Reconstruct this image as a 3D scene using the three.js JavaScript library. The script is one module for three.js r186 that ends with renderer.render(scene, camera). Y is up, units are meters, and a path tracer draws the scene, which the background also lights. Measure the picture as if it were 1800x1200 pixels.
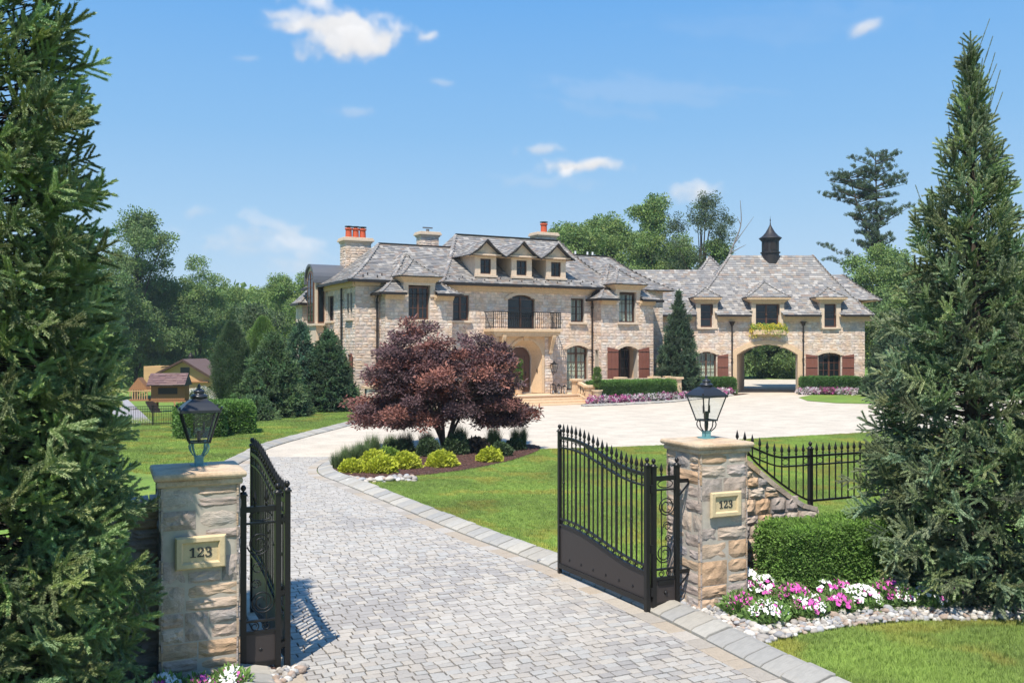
import * as THREE from 'three';
import { TextGeometry } from 'three/addons/geometries/TextGeometry.js';
import { FontLoader } from 'three/addons/loaders/FontLoader.js';

// ---------- camera, sky, sun, exposure ----------
const FOCAL = 1600, EYE = 3.5, HORIZON = 606;              // photograph pixels (1800 x 1200), metres
const EXPOSURE = 1.33;
const scene = new THREE.Scene();
const camera = new THREE.PerspectiveCamera(2 * Math.atan(600 / FOCAL) * 180 / Math.PI, 1.5, 0.1, 3000);
camera.position.set(0, EYE, 0);
camera.rotation.x = (HORIZON - 600) / FOCAL;
const SUN = new THREE.Vector3(-0.15, 0.87, 0.47).normalize();
const sun = new THREE.DirectionalLight(new THREE.Color().setRGB(1, 0.93, 0.82), 5.0);
sun.position.copy(SUN).multiplyScalar(120).add(new THREE.Vector3(0, 0, -40));
sun.target.position.set(0, 0, -40);
sun.castShadow = true; sun.shadow.mapSize.set(4096, 4096);
Object.assign(sun.shadow.camera, { left: -60, right: 60, top: 60, bottom: -60, near: 1, far: 300 });
scene.add(sun, sun.target);
const renderer = new THREE.WebGLRenderer({ antialias: true });
renderer.toneMapping = THREE.LinearToneMapping;
renderer.toneMappingExposure = EXPOSURE;
renderer.shadowMap.enabled = true;

// ---------- small tools ----------
const R = (d) => d * Math.PI / 180;
const V = (x, y, z) => new THREE.Vector3(x, y, z);
function rng(seed) { let s = seed | 0; return () => { s = (s + 0x6d2b79f5) | 0; let t = Math.imul(s ^ (s >>> 15), 1 | s); t = (t + Math.imul(t ^ (t >>> 7), 61 | t)) ^ t; return ((t ^ (t >>> 14)) >>> 0) / 4294967296; }; }
const lerp = (a, b, t) => a + (b - a) * t, clamp = (x, a = 0, b = 1) => Math.min(b, Math.max(a, x));
const sstep = (a, b, x) => { const t = clamp((x - a) / (b - a)); return t * t * (3 - 2 * t); };
const lin = (c) => (c <= 0.04045 ? c / 12.92 : ((c + 0.055) / 1.055) ** 2.4);
const col = (r, g, b) => new THREE.Color().setRGB(r, g, b);
const P = (px, py, y = 0) => { const d = FOCAL * (EYE - y) / (py - HORIZON); return [(px - 900) / FOCAL * d, -d]; };   // photo pixel -> point on level y
const hash = (x, y, s) => { let h = Math.imul(x, 374761393) + Math.imul(y, 668265263) + Math.imul(s, 974711); h = Math.imul(h ^ (h >>> 13), 1274126177); return ((h ^ (h >>> 16)) >>> 0) / 4294967296; };
function vnoise(x, y, s, per = 0) {
  const xi = Math.floor(x), yi = Math.floor(y), fx = x - xi, fy = y - yi, w = (n) => (per ? ((n % per) + per) % per : n);
  const u = fx * fx * (3 - 2 * fx), v = fy * fy * (3 - 2 * fy);
  return lerp(lerp(hash(w(xi), w(yi), s), hash(w(xi + 1), w(yi), s), u), lerp(hash(w(xi), w(yi + 1), s), hash(w(xi + 1), w(yi + 1), s), u), v);
}
function fbm(x, y, s, oct = 4, per = 0) { let a = 0, k = 0.5, f = 1, n = 0; for (let i = 0; i < oct; i++) { a += k * vnoise(x * f, y * f, s + i * 17, per * f); n += k; k *= 0.5; f *= 2; } return a / n; }

// the sky: clear blue paling to the horizon, with a few small fair-weather clouds
function makeSky() {
  const w = 3072, h = 1536, data = new Float32Array(w * h * 4);
  const stops = [[-90, [150, 150, 140]], [-3, [196, 214, 228]], [0, [206, 226, 242]], [4, [189, 219, 244]], [8, [168, 208, 243]], [13, [143, 194, 241]], [21, [113, 176, 239]], [35, [99, 163, 233]], [90, [90, 153, 228]]];
  const pt = (px, py) => [Math.atan2(px - 900, FOCAL), Math.atan2(HORIZON - py, Math.hypot(px - 900, FOCAL))];
  const clouds = [];
  const puff = (px, py, rx, ry, k, soft = 1, seed = 1, stretch = 1) => clouds.push({ c: pt(px, py), rx: rx / FOCAL, ry: ry / FOCAL, k, soft, seed, stretch });
  puff(600, 55, 75, 42, 1.25, 1, 3); puff(655, 62, 105, 24, 1.1, 1, 4); puff(540, 40, 70, 20, 0.95, 1, 5); puff(500, 28, 34, 9, 0.7, 1, 6); puff(622, 78, 48, 20, 1.0, 1, 15);
  puff(555, 3, 45, 14, 0.85, 1, 7); puff(1020, 292, 74, 14, 1.15, 1, 8); puff(1050, 287, 34, 10, 1.0, 1, 18); puff(958, 264, 42, 11, 0.6, 1, 9); puff(1225, 337, 50, 22, 0.75, 1, 10); puff(1522, 50, 24, 15, 0.75, 1, 11);
  puff(950, 318, 90, 16, 0.25, 1.5, 12); puff(1130, 165, 170, 32, 0.22, 2, 13, 3); puff(470, 415, 95, 34, 0.75, 1.5, 14, 2); puff(535, 465, 70, 34, 0.6, 1.5, 15, 2);
  puff(620, 195, 45, 10, 0.25, 1, 16); puff(770, 145, 26, 6, 0.3, 1, 17); puff(430, 102, 28, 5, 0.25, 1, 19); puff(345, 372, 26, 12, 0.3, 1, 20); puff(1390, 40, 200, 40, 0.1, 2, 23, 3);
  for (let y = 0; y < h; y++) {
    const el = (y + 0.5) / h * 180 - 90; let i = 0;
    while (i < stops.length - 2 && el > stops[i + 1][0]) i++;
    const t = clamp((el - stops[i][0]) / (stops[i + 1][0] - stops[i][0])), c = [0, 1, 2].map((k) => lerp(lin(stops[i][1][k] / 255), lin(stops[i + 1][1][k] / 255), t));
    for (let x = 0; x < w; x++) {
      const az = (x + 0.5) / w * 2 * Math.PI - Math.PI + Math.PI / 2, o = (y * w + x) * 4;   // 0 straight ahead (-z), positive to the right
      let r = c[0], g = c[1], b = c[2];
      if (Math.abs(az) < 0.75 && el > 0 && el < 26) {
        let dens = 0, light = 0; const e = el * Math.PI / 180;
        for (const q of clouds) {
          const wx = (fbm(az * 42, e * 42, 40 + q.seed, 5) - 0.5) * 1.1, wy = (fbm(az * 42, e * 42, 80 + q.seed, 5) - 0.5) * 1.1;
          const dx = (az - q.c[0]) / q.rx + wx, dy = (e - q.c[1]) / q.ry + wy, d = Math.hypot(dx, dy);
          if (d > 1.6) continue;
          const n = fbm(az * 55 / q.stretch + wx * 1.5 + e * 40 * (q.stretch - 1), e * 70 + wy * 1.5, q.seed, 6);
          const v = sstep(0, 1, (1.3 - d) * 0.85 + (n - 0.55) * 1.35) * q.k / q.soft;
          if (v > 0) { dens = 1 - (1 - dens) * (1 - clamp(v) * 0.95); light = Math.max(light, 0.5 + dy * 0.35 + (n - 0.5) * 0.7); }
        }
        if (dens > 0) { const L = lerp(0.74, 0.98, clamp(light)), k = clamp(dens); r = lerp(r, L * 0.985, k); g = lerp(g, L * 0.985, k); b = lerp(b, L, k); }
      }
      data[o] = r / EXPOSURE; data[o + 1] = g / EXPOSURE; data[o + 2] = b / EXPOSURE; data[o + 3] = 1;
    }
  }
  const tex = new THREE.DataTexture(data, w, h, THREE.RGBAFormat, THREE.FloatType);
  tex.mapping = THREE.EquirectangularReflectionMapping; tex.magFilter = THREE.LinearFilter; tex.minFilter = THREE.LinearFilter; tex.wrapS = THREE.RepeatWrapping; tex.needsUpdate = true;
  return tex;
}
scene.background = makeSky();
scene.environment = scene.background;
scene.fog = new THREE.FogExp2(0xc4d6e6, 0.0003);

// ---------- names ----------
const taken = new Map();
function numbered(n) { const k = taken.get(n) || 0; taken.set(n, k + 1); return k ? n + '_' + String(k).padStart(3, '0') : n; }
const shade = (m) => { m.castShadow = m.receiveShadow = true; return m; };
function tag(o, label, category, group, kind) { o.userData.label = label; o.userData.category = category; if (group) o.userData.group = group; if (kind) o.userData.kind = kind; return o; }
function thing(name, label, category, x = 0, y = 0, z = 0, turn = 0, group, kind) { const o = new THREE.Group(); o.name = numbered(name); o.position.set(x, y, z); o.rotation.y = turn; scene.add(o); o.updateMatrixWorld(true); return tag(o, label, category, group, kind); }
function solo(name, geo, mat, label, category, group, kind) { const o = shade(new THREE.Mesh(geo, mat)); o.name = numbered(name); scene.add(o); return tag(o, label, category, group, kind); }
function part(parent, name, geo, mat) { const o = shade(new THREE.Mesh(geo, mat)); o.name = name; parent.add(o); return o; }

// ---------- textures ----------
function texture(n, fn, srgb, rep = 1) {
  const d = new Uint8Array(n * n * 4);
  for (let y = 0; y < n; y++) for (let x = 0; x < n; x++) { const c = fn(x / n, y / n, x, y), o = (y * n + x) * 4; for (let k = 0; k < 3; k++) d[o + k] = clamp(Array.isArray(c) ? c[k] : c) * 255; d[o + 3] = 255; }
  const t = new THREE.DataTexture(d, n, n); t.wrapS = t.wrapT = THREE.RepeatWrapping; t.magFilter = THREE.LinearFilter; t.minFilter = THREE.LinearMipmapLinearFilter; t.generateMipmaps = true;
  if (srgb) t.colorSpace = THREE.SRGBColorSpace; t.repeat.set(rep, rep); t.needsUpdate = true; return t;
}
const tStone = texture(512, (u, v) => { const a = fbm(u * 8, v * 8, 1, 5, 8), b = fbm(u * 64, v * 64, 2, 2, 64), c = fbm(u * 3, v * 3, 9, 2, 3); const k = 0.86 + (a - 0.5) * 0.55 + (b - 0.5) * 0.3; const w = (c - 0.5) * 0.2; return [k + w, k, k - w]; }, false);
const tStoneB = texture(512, (u, v) => fbm(u * 10, v * 10, 5, 6, 10) * 0.8 + fbm(u * 80, v * 80, 6, 2, 80) * 0.2, false);
const tFine = texture(512, (u, v) => { const k = 0.86 + (fbm(u * 16, v * 16, 11, 5, 16) - 0.5) * 0.28 + (hash(Math.floor(u * 512), Math.floor(v * 512), 12) - 0.5) * 0.07; return k; }, false);
const tFineB = texture(512, (u, v) => fbm(u * 32, v * 32, 15, 5, 32), false);
const tGrass = texture(1024, (u, v) => {
  const a = fbm(u * 5, v * 5, 21, 4, 5), b = fbm(u * 40, v * 40, 22, 3, 40), c = fbm(u * 190, v * 190, 23, 2, 190), d = fbm(u * 9, v * 9, 26, 3, 9), k = 0.62 + (a - 0.5) * 0.35 + (b - 0.5) * 0.18 + (c - 0.5) * 0.6;
  return [k * (0.9 + (d - 0.5) * 0.5), k * 1.0, k * 0.78]; }, false, 0.2);
const tGravel = texture(1024, (u, v, x, y) => { const a = fbm(u * 6, v * 6, 31, 4, 6), b = fbm(u * 170, v * 170, 32, 2, 170), c = hash(x, y, 33); const k = 0.85 + (a - 0.5) * 0.34 + (b - 0.5) * 0.4 + (c - 0.5) * 0.14; return [k, k * 0.985, k * 0.965]; }, false, 0.28);
const tMulch = texture(512, (u, v) => { const a = fbm(u * 40, v * 14, 41, 4, 14) , b = fbm(u * 90, v * 90, 42, 3, 90); const k = 0.25 + a * 0.5 + b * 0.5; return [k, k * 0.94, k * 0.9]; }, false);
const tWood = texture(512, (u, v) => { const g = fbm(u * 40, v * 4, 51, 4, 4); return 0.85 + (g - 0.5) * 0.4; }, false);
const tBark = texture(256, (u, v) => 0.7 + (fbm(u * 24, v * 6, 61, 4, 6) - 0.5) * 0.8, false);

// ---------- materials ----------
const std = (c, o = {}) => new THREE.MeshStandardMaterial({ color: c, roughness: 0.85, side: THREE.DoubleSide, ...o });
const M = {};
M.stoneV = std(col(1, 1, 1), { vertexColors: true, map: tStone, bumpMap: tStoneB, bumpScale: 0.013 });
M.slateV = std(col(1, 1, 1), { vertexColors: true, roughness: 0.62 });
M.paverV = std(col(1, 1, 1), { vertexColors: true, map: tFine, bumpMap: tFineB, bumpScale: 0.004 });
M.mortar = std(col(0.5, 0.45, 0.38), { map: tFine });
M.lime = std(col(0.72, 0.52, 0.33), { map: tFine, bumpMap: tFineB, bumpScale: 0.003 });
M.limePale = std(col(0.72, 0.57, 0.43), { map: tFine, bumpMap: tFineB, bumpScale: 0.003 });
M.cap = std(col(0.62, 0.46, 0.31), { map: tStone, bumpMap: tFineB, bumpScale: 0.004, roughness: 0.8 });
M.plaque = std(col(0.66, 0.53, 0.32), { map: tFine, bumpMap: tFineB, bumpScale: 0.003 });
M.ink = std(col(0.035, 0.035, 0.035), { roughness: 0.6 });
M.underlay = std(col(0.09, 0.09, 0.1));
M.gutter = std(col(0.035, 0.027, 0.024), { roughness: 0.45, metalness: 0.4 });
M.frame = std(col(0.075, 0.035, 0.022), { roughness: 0.5, map: tWood });
M.frameWarm = std(col(0.13, 0.055, 0.03), { roughness: 0.5, map: tWood });
M.glass = std(col(0.012, 0.016, 0.018), { roughness: 0.04, metalness: 0.0 });
M.pane = new THREE.MeshPhysicalMaterial({ color: col(0.92, 0.96, 0.95), roughness: 0.02, transmission: 1, thickness: 0, side: THREE.DoubleSide });
M.curtain = std(col(0.5, 0.52, 0.44));
M.shutter = std(col(0.235, 0.085, 0.055), { roughness: 0.65, map: tWood });
M.iron = std(col(0.014, 0.0135, 0.0135), { roughness: 0.42, metalness: 0.3 });
M.ironPanel = std(col(0.05, 0.041, 0.039), { roughness: 0.5, metalness: 0.3, bumpMap: tFineB, bumpScale: 0.0008 });
M.lampMetal = std(col(0.045, 0.048, 0.056), { roughness: 0.34, metalness: 0.5 });
M.patina = std(col(0.17, 0.38, 0.4), { map: tStone, roughness: 0.6 });
M.pot = std(col(0.5, 0.085, 0.03), { roughness: 0.7 });
M.zinc = std(col(0.13, 0.135, 0.15), { roughness: 0.5, metalness: 0.3 });
M.cupola = std(col(0.02, 0.017, 0.017), { roughness: 0.55 });
M.grass = std(col(0.25, 0.36, 0.06), { map: tGrass, roughness: 0.95 });
M.gravel = std(col(0.62, 0.55, 0.455), { map: tGravel, roughness: 0.95 });
M.joint = std(col(0.065, 0.06, 0.055), { map: tFine });
M.mulch = std(col(0.12, 0.052, 0.036), { map: tMulch, bumpMap: tMulch, bumpScale: 0.03, roughness: 1 });
M.asphalt = std(col(0.42, 0.41, 0.4), { map: tGravel });
M.bark = std(col(0.13, 0.1, 0.075), { map: tBark, bumpMap: tBark, bumpScale: 0.02, roughness: 1 });
M.barkMaple = std(col(0.2, 0.13, 0.1), { map: tBark, bumpMap: tBark, bumpScale: 0.008, roughness: 1 });
M.barkPale = std(col(0.3, 0.28, 0.26), { map: tBark });
const foliage = (t) => new THREE.MeshPhysicalMaterial({ color: col(1, 1, 1), roughness: 0.75, transmission: t, thickness: 0, side: THREE.DoubleSide });
M.leaf = foliage(0.3);
M.cedar = std(col(0.36, 0.17, 0.075), { map: tWood });
M.barn = std(col(0.58, 0.36, 0.17), { map: tWood });
M.shingleV = std(col(1, 1, 1), { vertexColors: true, roughness: 0.8 });
M.greenMetal = std(col(0.02, 0.1, 0.07), { roughness: 0.5 });
M.leafMaple = foliage(0.25);
M.white = std(col(0.78, 0.78, 0.76), { roughness: 0.5 });

// ---------- geometry tools ----------
class Mb {                                                     // collects geometry with position, normal, uv (metres) and colour
  constructor() { this.p = []; this.n = []; this.u = []; this.c = []; }
  add(g, m, c) {
    const q = g.index ? g.toNonIndexed() : g, a = q.attributes.position, nn = q.attributes.normal, v = new THREE.Vector3(), w = new THREE.Vector3(), nm = new THREE.Matrix3();
    if (m) nm.getNormalMatrix(m);
    for (let i = 0; i < a.count; i++) {
      v.fromBufferAttribute(a, i); w.fromBufferAttribute(nn, i);
      if (m) { v.applyMatrix4(m); w.applyMatrix3(nm).normalize(); }
      this.p.push(v.x, v.y, v.z); this.n.push(w.x, w.y, w.z);
      const ax = Math.abs(w.x), ay = Math.abs(w.y), az = Math.abs(w.z);
      if (ay > ax && ay > az) this.u.push(v.x, v.z); else if (ax > az) this.u.push(v.z, v.y); else this.u.push(v.x, v.y);
      if (c) this.c.push(c.r, c.g, c.b);
    }
    return this;
  }
  box(x, y, z, sx, sy, sz, turn = 0, c) { const m = new THREE.Matrix4().makeRotationY(turn); m.setPosition(x, y, z); return this.add(new THREE.BoxGeometry(sx, sy, sz), m, c); }
  bar(a, b, w, h = w, c) {                                     // a square bar from a to b
    const d = b.clone().sub(a), L = d.length(), m = new THREE.Matrix4().lookAt(V(0, 0, 0), d, Math.abs(d.y) > 0.99 * L ? V(0, 0, 1) : V(0, 1, 0));
    m.setPosition(a.clone().add(b).multiplyScalar(0.5)); return this.add(new THREE.BoxGeometry(w, h, L), m, c);
  }
  rod(a, b, ra, rb = ra, seg = 8, c) {
    const d = b.clone().sub(a), L = d.length(), q = new THREE.Quaternion().setFromUnitVectors(V(0, 1, 0), d.normalize());
    return this.add(new THREE.CylinderGeometry(rb, ra, L, seg), new THREE.Matrix4().compose(a.clone().add(b).multiplyScalar(0.5), q, V(1, 1, 1)), c);
  }
  tube(pts, r, seg = 20, rs = 6, c) { return this.add(new THREE.TubeGeometry(new THREE.CatmullRomCurve3(pts), seg, r, rs), null, c); }
  quad(a, b, c, d, color) { const g = new THREE.BufferGeometry(); g.setAttribute('position', new THREE.Float32BufferAttribute([...a, ...b, ...c, ...a, ...c, ...d], 3)); g.computeVertexNormals(); return this.add(g, null, color); }
  tri(a, b, c, color) { const g = new THREE.BufferGeometry(); g.setAttribute('position', new THREE.Float32BufferAttribute([...a, ...b, ...c], 3)); g.computeVertexNormals(); return this.add(g, null, color); }
  geo() { const g = new THREE.BufferGeometry(); g.setAttribute('position', new THREE.Float32BufferAttribute(this.p, 3)); g.setAttribute('normal', new THREE.Float32BufferAttribute(this.n, 3)); g.setAttribute('uv', new THREE.Float32BufferAttribute(this.u, 2)); if (this.c.length) g.setAttribute('color', new THREE.Float32BufferAttribute(this.c, 3)); return g; }
}
const boxG = (x, y, z, sx, sy, sz, t) => new Mb().box(x, y, z, sx, sy, sz, t).geo();
function bevelBox(sx, sy, sz, b) {                             // a chamfered box round its centre
  const s = new THREE.Shape(); const x = sx / 2 - b, z = sz / 2 - b; s.moveTo(-x, -z); s.lineTo(x, -z); s.lineTo(x, z); s.lineTo(-x, z); s.closePath();
  const g = new THREE.ExtrudeGeometry(s, { depth: sy - 2 * b, bevelEnabled: true, bevelThickness: b, bevelSize: b, bevelSegments: 2 }); g.rotateX(Math.PI / 2); g.translate(0, sy / 2 - b, 0); return g;
}
function rockGeo(seed, nx, ny, amp, edge) {                    // a rock-faced stone: back at z = 0, face near z = 1, unit width and height
  const r = rng(seed), pts = [], at = (i, j) => pts[j * (nx + 1) + i], pos = [];
  for (let j = 0; j <= ny; j++) for (let i = 0; i <= nx; i++) {
    const rim = i === 0 || j === 0 || i === nx || j === ny;
    pts.push([i / nx - 0.5 + (rim ? 0 : (r() - 0.5) * 0.5 / nx), j / ny - 0.5 + (rim ? 0 : (r() - 0.5) * 0.5 / ny), rim ? edge + r() * 0.12 : 1 + (r() - 0.5) * amp]);
  }
  const tri = (a, b, c) => pos.push(...a, ...b, ...c);
  for (let j = 0; j < ny; j++) for (let i = 0; i < nx; i++) { const a = at(i, j), b = at(i + 1, j), c = at(i + 1, j + 1), d = at(i, j + 1); if (r() < 0.5) { tri(a, b, c); tri(a, c, d); } else { tri(a, b, d); tri(b, c, d); } }
  const side = (a, b) => { const a0 = [a[0], a[1], 0], b0 = [b[0], b[1], 0]; tri(a0, b0, b); tri(a0, b, a); };
  for (let i = 0; i < nx; i++) { side(at(i, 0), at(i + 1, 0)); side(at(i + 1, ny), at(i, ny)); }
  for (let j = 0; j < ny; j++) { side(at(nx, j), at(nx, j + 1)); side(at(0, j + 1), at(0, j)); }
  const g = new THREE.BufferGeometry(); g.setAttribute('position', new THREE.Float32BufferAttribute(pos, 3)); g.computeVertexNormals();
  g.setAttribute('uv', new THREE.Float32BufferAttribute(pos.filter((_, i) => i % 3 < 2).map((v, i) => v * 0.3 + (seed * 0.37 + (i & 1) * 0.61)), 2)); return g;
}
const ROCK = [1, 2, 3, 4, 5, 6, 7, 8].map((s) => rockGeo(s * 13, 5, 4, 0.42, 0.5));
const ASH = [1, 2, 3, 4, 5, 6].map((s) => rockGeo(s * 29, 3, 2, 0.4, 0.6));
const WEDGE = (() => {                                          // a slate: x -.5..+.5, y 0..1 up the slope, the lower edge lifted
  const p = [[-0.5, 0, 1], [0.5, 0, 1], [0.5, 1, 0.3], [-0.5, 1, 0.3], [-0.5, 0, 0], [0.5, 0, 0]], f = [[0, 1, 2], [0, 2, 3], [4, 5, 1], [4, 1, 0], [5, 2, 1], [4, 0, 3]], pos = [];
  for (const t of f) for (const i of t) pos.push(...p[i]);
  const g = new THREE.BufferGeometry(); g.setAttribute('position', new THREE.Float32BufferAttribute(pos, 3)); g.computeVertexNormals();
  g.setAttribute('uv', new THREE.Float32BufferAttribute(new Float32Array(pos.length / 3 * 2), 2)); return g;
})();
const PAVE = (() => { const g = bevelBox(1, 1, 1, 0.07); const b = new Mb().add(g).geo(); b.computeVertexNormals(); return b; })();
// many alike pieces: the nearest `most` are meshes of their own, the rest one part
const onePiece = new Map();
function pieceMat(base, c) { const k = base.uuid + c.getHex(); if (!onePiece.has(k)) { const m = base.clone(); m.vertexColors = false; m.color = c; onePiece.set(k, m); } return onePiece.get(k); }
function pieces(parent, name, rest, items, base, most) {
  parent.updateWorldMatrix(true, false); const v = new THREE.Vector3();
  for (const it of items) { v.setFromMatrixPosition(it.m).applyMatrix4(parent.matrixWorld); it.d = (it.hid || 0) + v.distanceTo(camera.position); }
  items.sort((a, b) => a.d - b.d);
  items.slice(0, most).forEach((it) => { const o = part(parent, name, it.g, pieceMat(base, it.c)); it.m.decompose(o.position, o.quaternion, o.scale); });
  const left = items.slice(most);
  if (left.length) { const mb = new Mb(); for (const it of left) mb.add(it.g, it.m, it.c); const o = part(parent, rest, mb.geo(), base); o.userData.kind = 'stuff'; }
}
function inst(parent, name, geo, mat, mats, colors) {
  const o = new THREE.InstancedMesh(geo, mat, mats.length); mats.forEach((m, i) => { o.setMatrixAt(i, m); if (colors) o.setColorAt(i, colors[i]); });
  o.name = name; shade(o); parent.add(o); return o;
}
const pick = (r, a) => a[Math.floor(r() * a.length)];
const basis = (x, y, z, p) => new THREE.Matrix4().makeBasis(x, y, z).setPosition(p);
function inPoly(poly, x, z) { let c = false; for (let i = 0, j = poly.length - 1; i < poly.length; j = i++) { const [xi, zi] = poly[i], [xj, zj] = poly[j]; if ((zi > z) !== (zj > z) && x < (xj - xi) * (z - zi) / (zj - zi) + xi) c = !c; } return c; }
function smoothLine(pts, n) { return new THREE.CatmullRomCurve3(pts.map(([x, z]) => V(x, 0, z)), false, 'centripetal').getSpacedPoints(n).map((p) => [p.x, p.z]); }
function sheet(poly, y) {                                        // a flat polygon at height y, uv in metres
  const s = new THREE.Shape(poly.map(([x, z]) => new THREE.Vector2(x, -z))), g = new THREE.ShapeGeometry(s); g.rotateX(-Math.PI / 2); g.translate(0, y, 0); return new Mb().add(g).geo();
}

// ---------- ground, drive, court, beds ----------
const drop = (x, z) => { const d = -z, left = sstep(-6, -26, x) * sstep(40, 100, d) * -2.6; return left - sstep(90, 200, d) * 2 * sstep(-5, -30, x); };
{
  const mb = [], idx = [], xs = [], zs = [];
  for (let i = 0; i <= 90; i++) { const t = i / 45 - 1; xs.push(Math.sign(t) * (Math.abs(t) ** 2.2) * 900); }
  for (let j = 0; j <= 90; j++) zs.push(30 - (j / 90) ** 2.2 * 1300);
  for (const z of zs) for (const x of xs) mb.push(x, drop(x, z), z);
  for (let j = 0; j < 90; j++) for (let i = 0; i < 90; i++) { const a = j * 91 + i; idx.push(a, a + 1, a + 91, a + 1, a + 92, a + 91); }
  const g = new THREE.BufferGeometry(); g.setAttribute('position', new THREE.Float32BufferAttribute(mb, 3)); g.setIndex(idx); g.computeVertexNormals();
  g.setAttribute('uv', new THREE.Float32BufferAttribute(mb.filter((_, i) => i % 3 !== 1), 2));
  solo('lawn', g, M.grass, 'mown green lawn spreading round drive and house', 'lawn', null, 'structure');
}
const GA = R(24), gx = Math.cos(GA), gz = -Math.sin(GA), mx = -Math.sin(GA), mz = -Math.cos(GA);   // along the gate line, and inwards from it
const right0 = [[4.55, -5.6], [2.83, -9.43], [1.9, -11.6], [0.74, -13.95], [-0.83, -16.6], [-2.44, -19.5], [-4.2, -22.7], [-5.15, -24.4], [-5.5, -25.8], [-5.52, -27.2], [-5.35, -28.4]];
const left0 = [[-0.75, -5.6], [-2.5, -9.6], [-3.65, -12.2], [-4.9, -15], [-6.1, -18.5], [-7.2, -22.5], [-7.9, -26], [-8.1, -28.6]];
const kerbIn = smoothLine(right0, 160), leftIn = smoothLine(left0, 120);
const drivePoly = [...kerbIn, ...leftIn.slice().reverse()];
solo('driveway', sheet(drivePoly, 0.006), M.joint, 'cobbled driveway curving from the gate to the gravel court', 'driveway', null, 'structure');
const drive = scene.children[scene.children.length - 1];
const leftFar = smoothLine([[-8.1, -28.6], [-8.15, -31], [-7.75, -34.5], [-7.1, -38.5], [-6.5, -42], [-5.2, -45.5], [-4, -47.5]], 60);
const bedPoly = smoothLine([P(578, 826), P(588, 837), P(612, 845), P(650, 846), P(705, 840), P(780, 832), P(850, 821), P(905, 808), P(950, 789), P(938, 783), P(880, 781), P(800, 784), P(700, 791), P(640, 798), P(597, 806), P(580, 817), P(578, 826)], 90);
const lawnTop = smoothLine([P(940, 790), P(1050, 787), P(1165, 783), P(1330, 771), P(1480, 763), P(1600, 756), P(1800, 747)], 40);
const courtPoly = [[-5.35, -28.4], ...bedPoly.slice(48, 84).reverse().map((p) => p), ...lawnTop, [27, -46], [33, -56], [33, -90], [9, -90], [-4, -56], ...leftFar.slice().reverse()];
solo('gravel_court', sheet([...smoothLine([P(590, 804), P(640, 799), P(700, 792), P(800, 785), P(880, 782), P(940, 785)], 20), ...lawnTop, [27, -46], [33, -56], [33, -92], [9, -92], [-4, -56], ...leftFar.slice().reverse(), [-8.1, -28.4]], 0.012), M.gravel, 'pale cream gravel forecourt before the stone mansion', 'court', null, 'structure');
solo('garden_bed', sheet(bedPoly, 0.03), M.mulch, 'brown mulch planting bed under the purple maple', 'garden bed', null, 'structure');
const gateBed = smoothLine([P(1216, 1068), P(1300, 1108), P(1345, 1122), P(1480, 1098), P(1640, 1085), P(1900, 1078), [9.5, -12.2], [9, -15], [6, -15.2], [4.4, -13.6], [3, -12.9], P(1216, 1055), P(1216, 1068)], 80);
solo('garden_bed', sheet(gateBed, 0.02), M.mulch, 'mulched flower bed beside the right gate pillar', 'garden bed', null, 'structure');
const leftBed = smoothLine([[-2.75, -9.05], [-2.5, -9.9], [-3, -10.6], [-4.5, -10.8], [-8, -9.4], [-8, -5], [-4.2, -6.2], [-2.9, -8], [-2.75, -9.05]], 60);
solo('garden_bed', sheet(leftBed, 0.02), M.mulch, 'mulched bed beneath the left spruce and pillar', 'garden bed', null, 'structure');

{ // pavers: rows laid square to the gate line, each row broken
  const r = rng(71), items = [], tones = [[0.480, 0.445, 0.400], [0.451, 0.421, 0.381], [0.509, 0.474, 0.424], [0.413, 0.383, 0.349], [0.470, 0.426, 0.372], [0.451, 0.432, 0.400], [0.490, 0.445, 0.386], [0.374, 0.349, 0.325]].map((c) => col(...c));
  const ox = -0.35, oz = -10.85, inner = (x, z) => { let best = 9; for (const [a, b] of kerbIn) best = Math.min(best, Math.hypot(a - x, b - z)); let bl = 9; for (const [a, b] of leftIn) bl = Math.min(bl, Math.hypot(a - x, b - z)); return Math.min(best, bl); };
  let row = 0;
  for (let s = -4.6; s < 22; row++) {
    const h = 0.105 + r() * 0.03; let t = -7 - r() * 0.3;
    while (t < 13) {
      const w = 0.13 + r() * 0.09, cx = ox + gx * (t + w / 2) + mx * (s + h / 2), cz = oz + gz * (t + w / 2) + mz * (s + h / 2);
      if (-cz < 28.3 && -cz > 5.8 && inPoly(drivePoly, cx, cz) && inner(cx, cz) > 0.2) {
        const j = 0.012 + r() * 0.006, tone = fbm(cx * 0.5, cz * 0.5, 91, 3);
        const m = basis(V(gx, 0, gz).multiplyScalar(w - j), V(0, 0.06, 0), V(-mx, 0, -mz).multiplyScalar(h - j), V(cx, -0.01 + r() * 0.009, cz));
        m.multiply(new THREE.Matrix4().makeRotationFromEuler(new THREE.Euler((r() - 0.5) * 0.05, (r() - 0.5) * 0.09, (r() - 0.5) * 0.05)));
        const c = tones[Math.floor(clamp(r() * 0.7 + (0.62 - tone) * 1.7, 0, 0.999) * 8)];
        const q = FOCAL * cx / -cz + 900, y = HORIZON + FOCAL * EYE / -cz;
        items.push({ g: PAVE, m, c, hid: q < 420 || q > 1600 || y > 1205 ? 100 : 0 });
      }
      t += w;
    }
    s += h;
  }
  pieces(drive, 'paver', 'pavers', items, M.paverV, 300);
}
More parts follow.
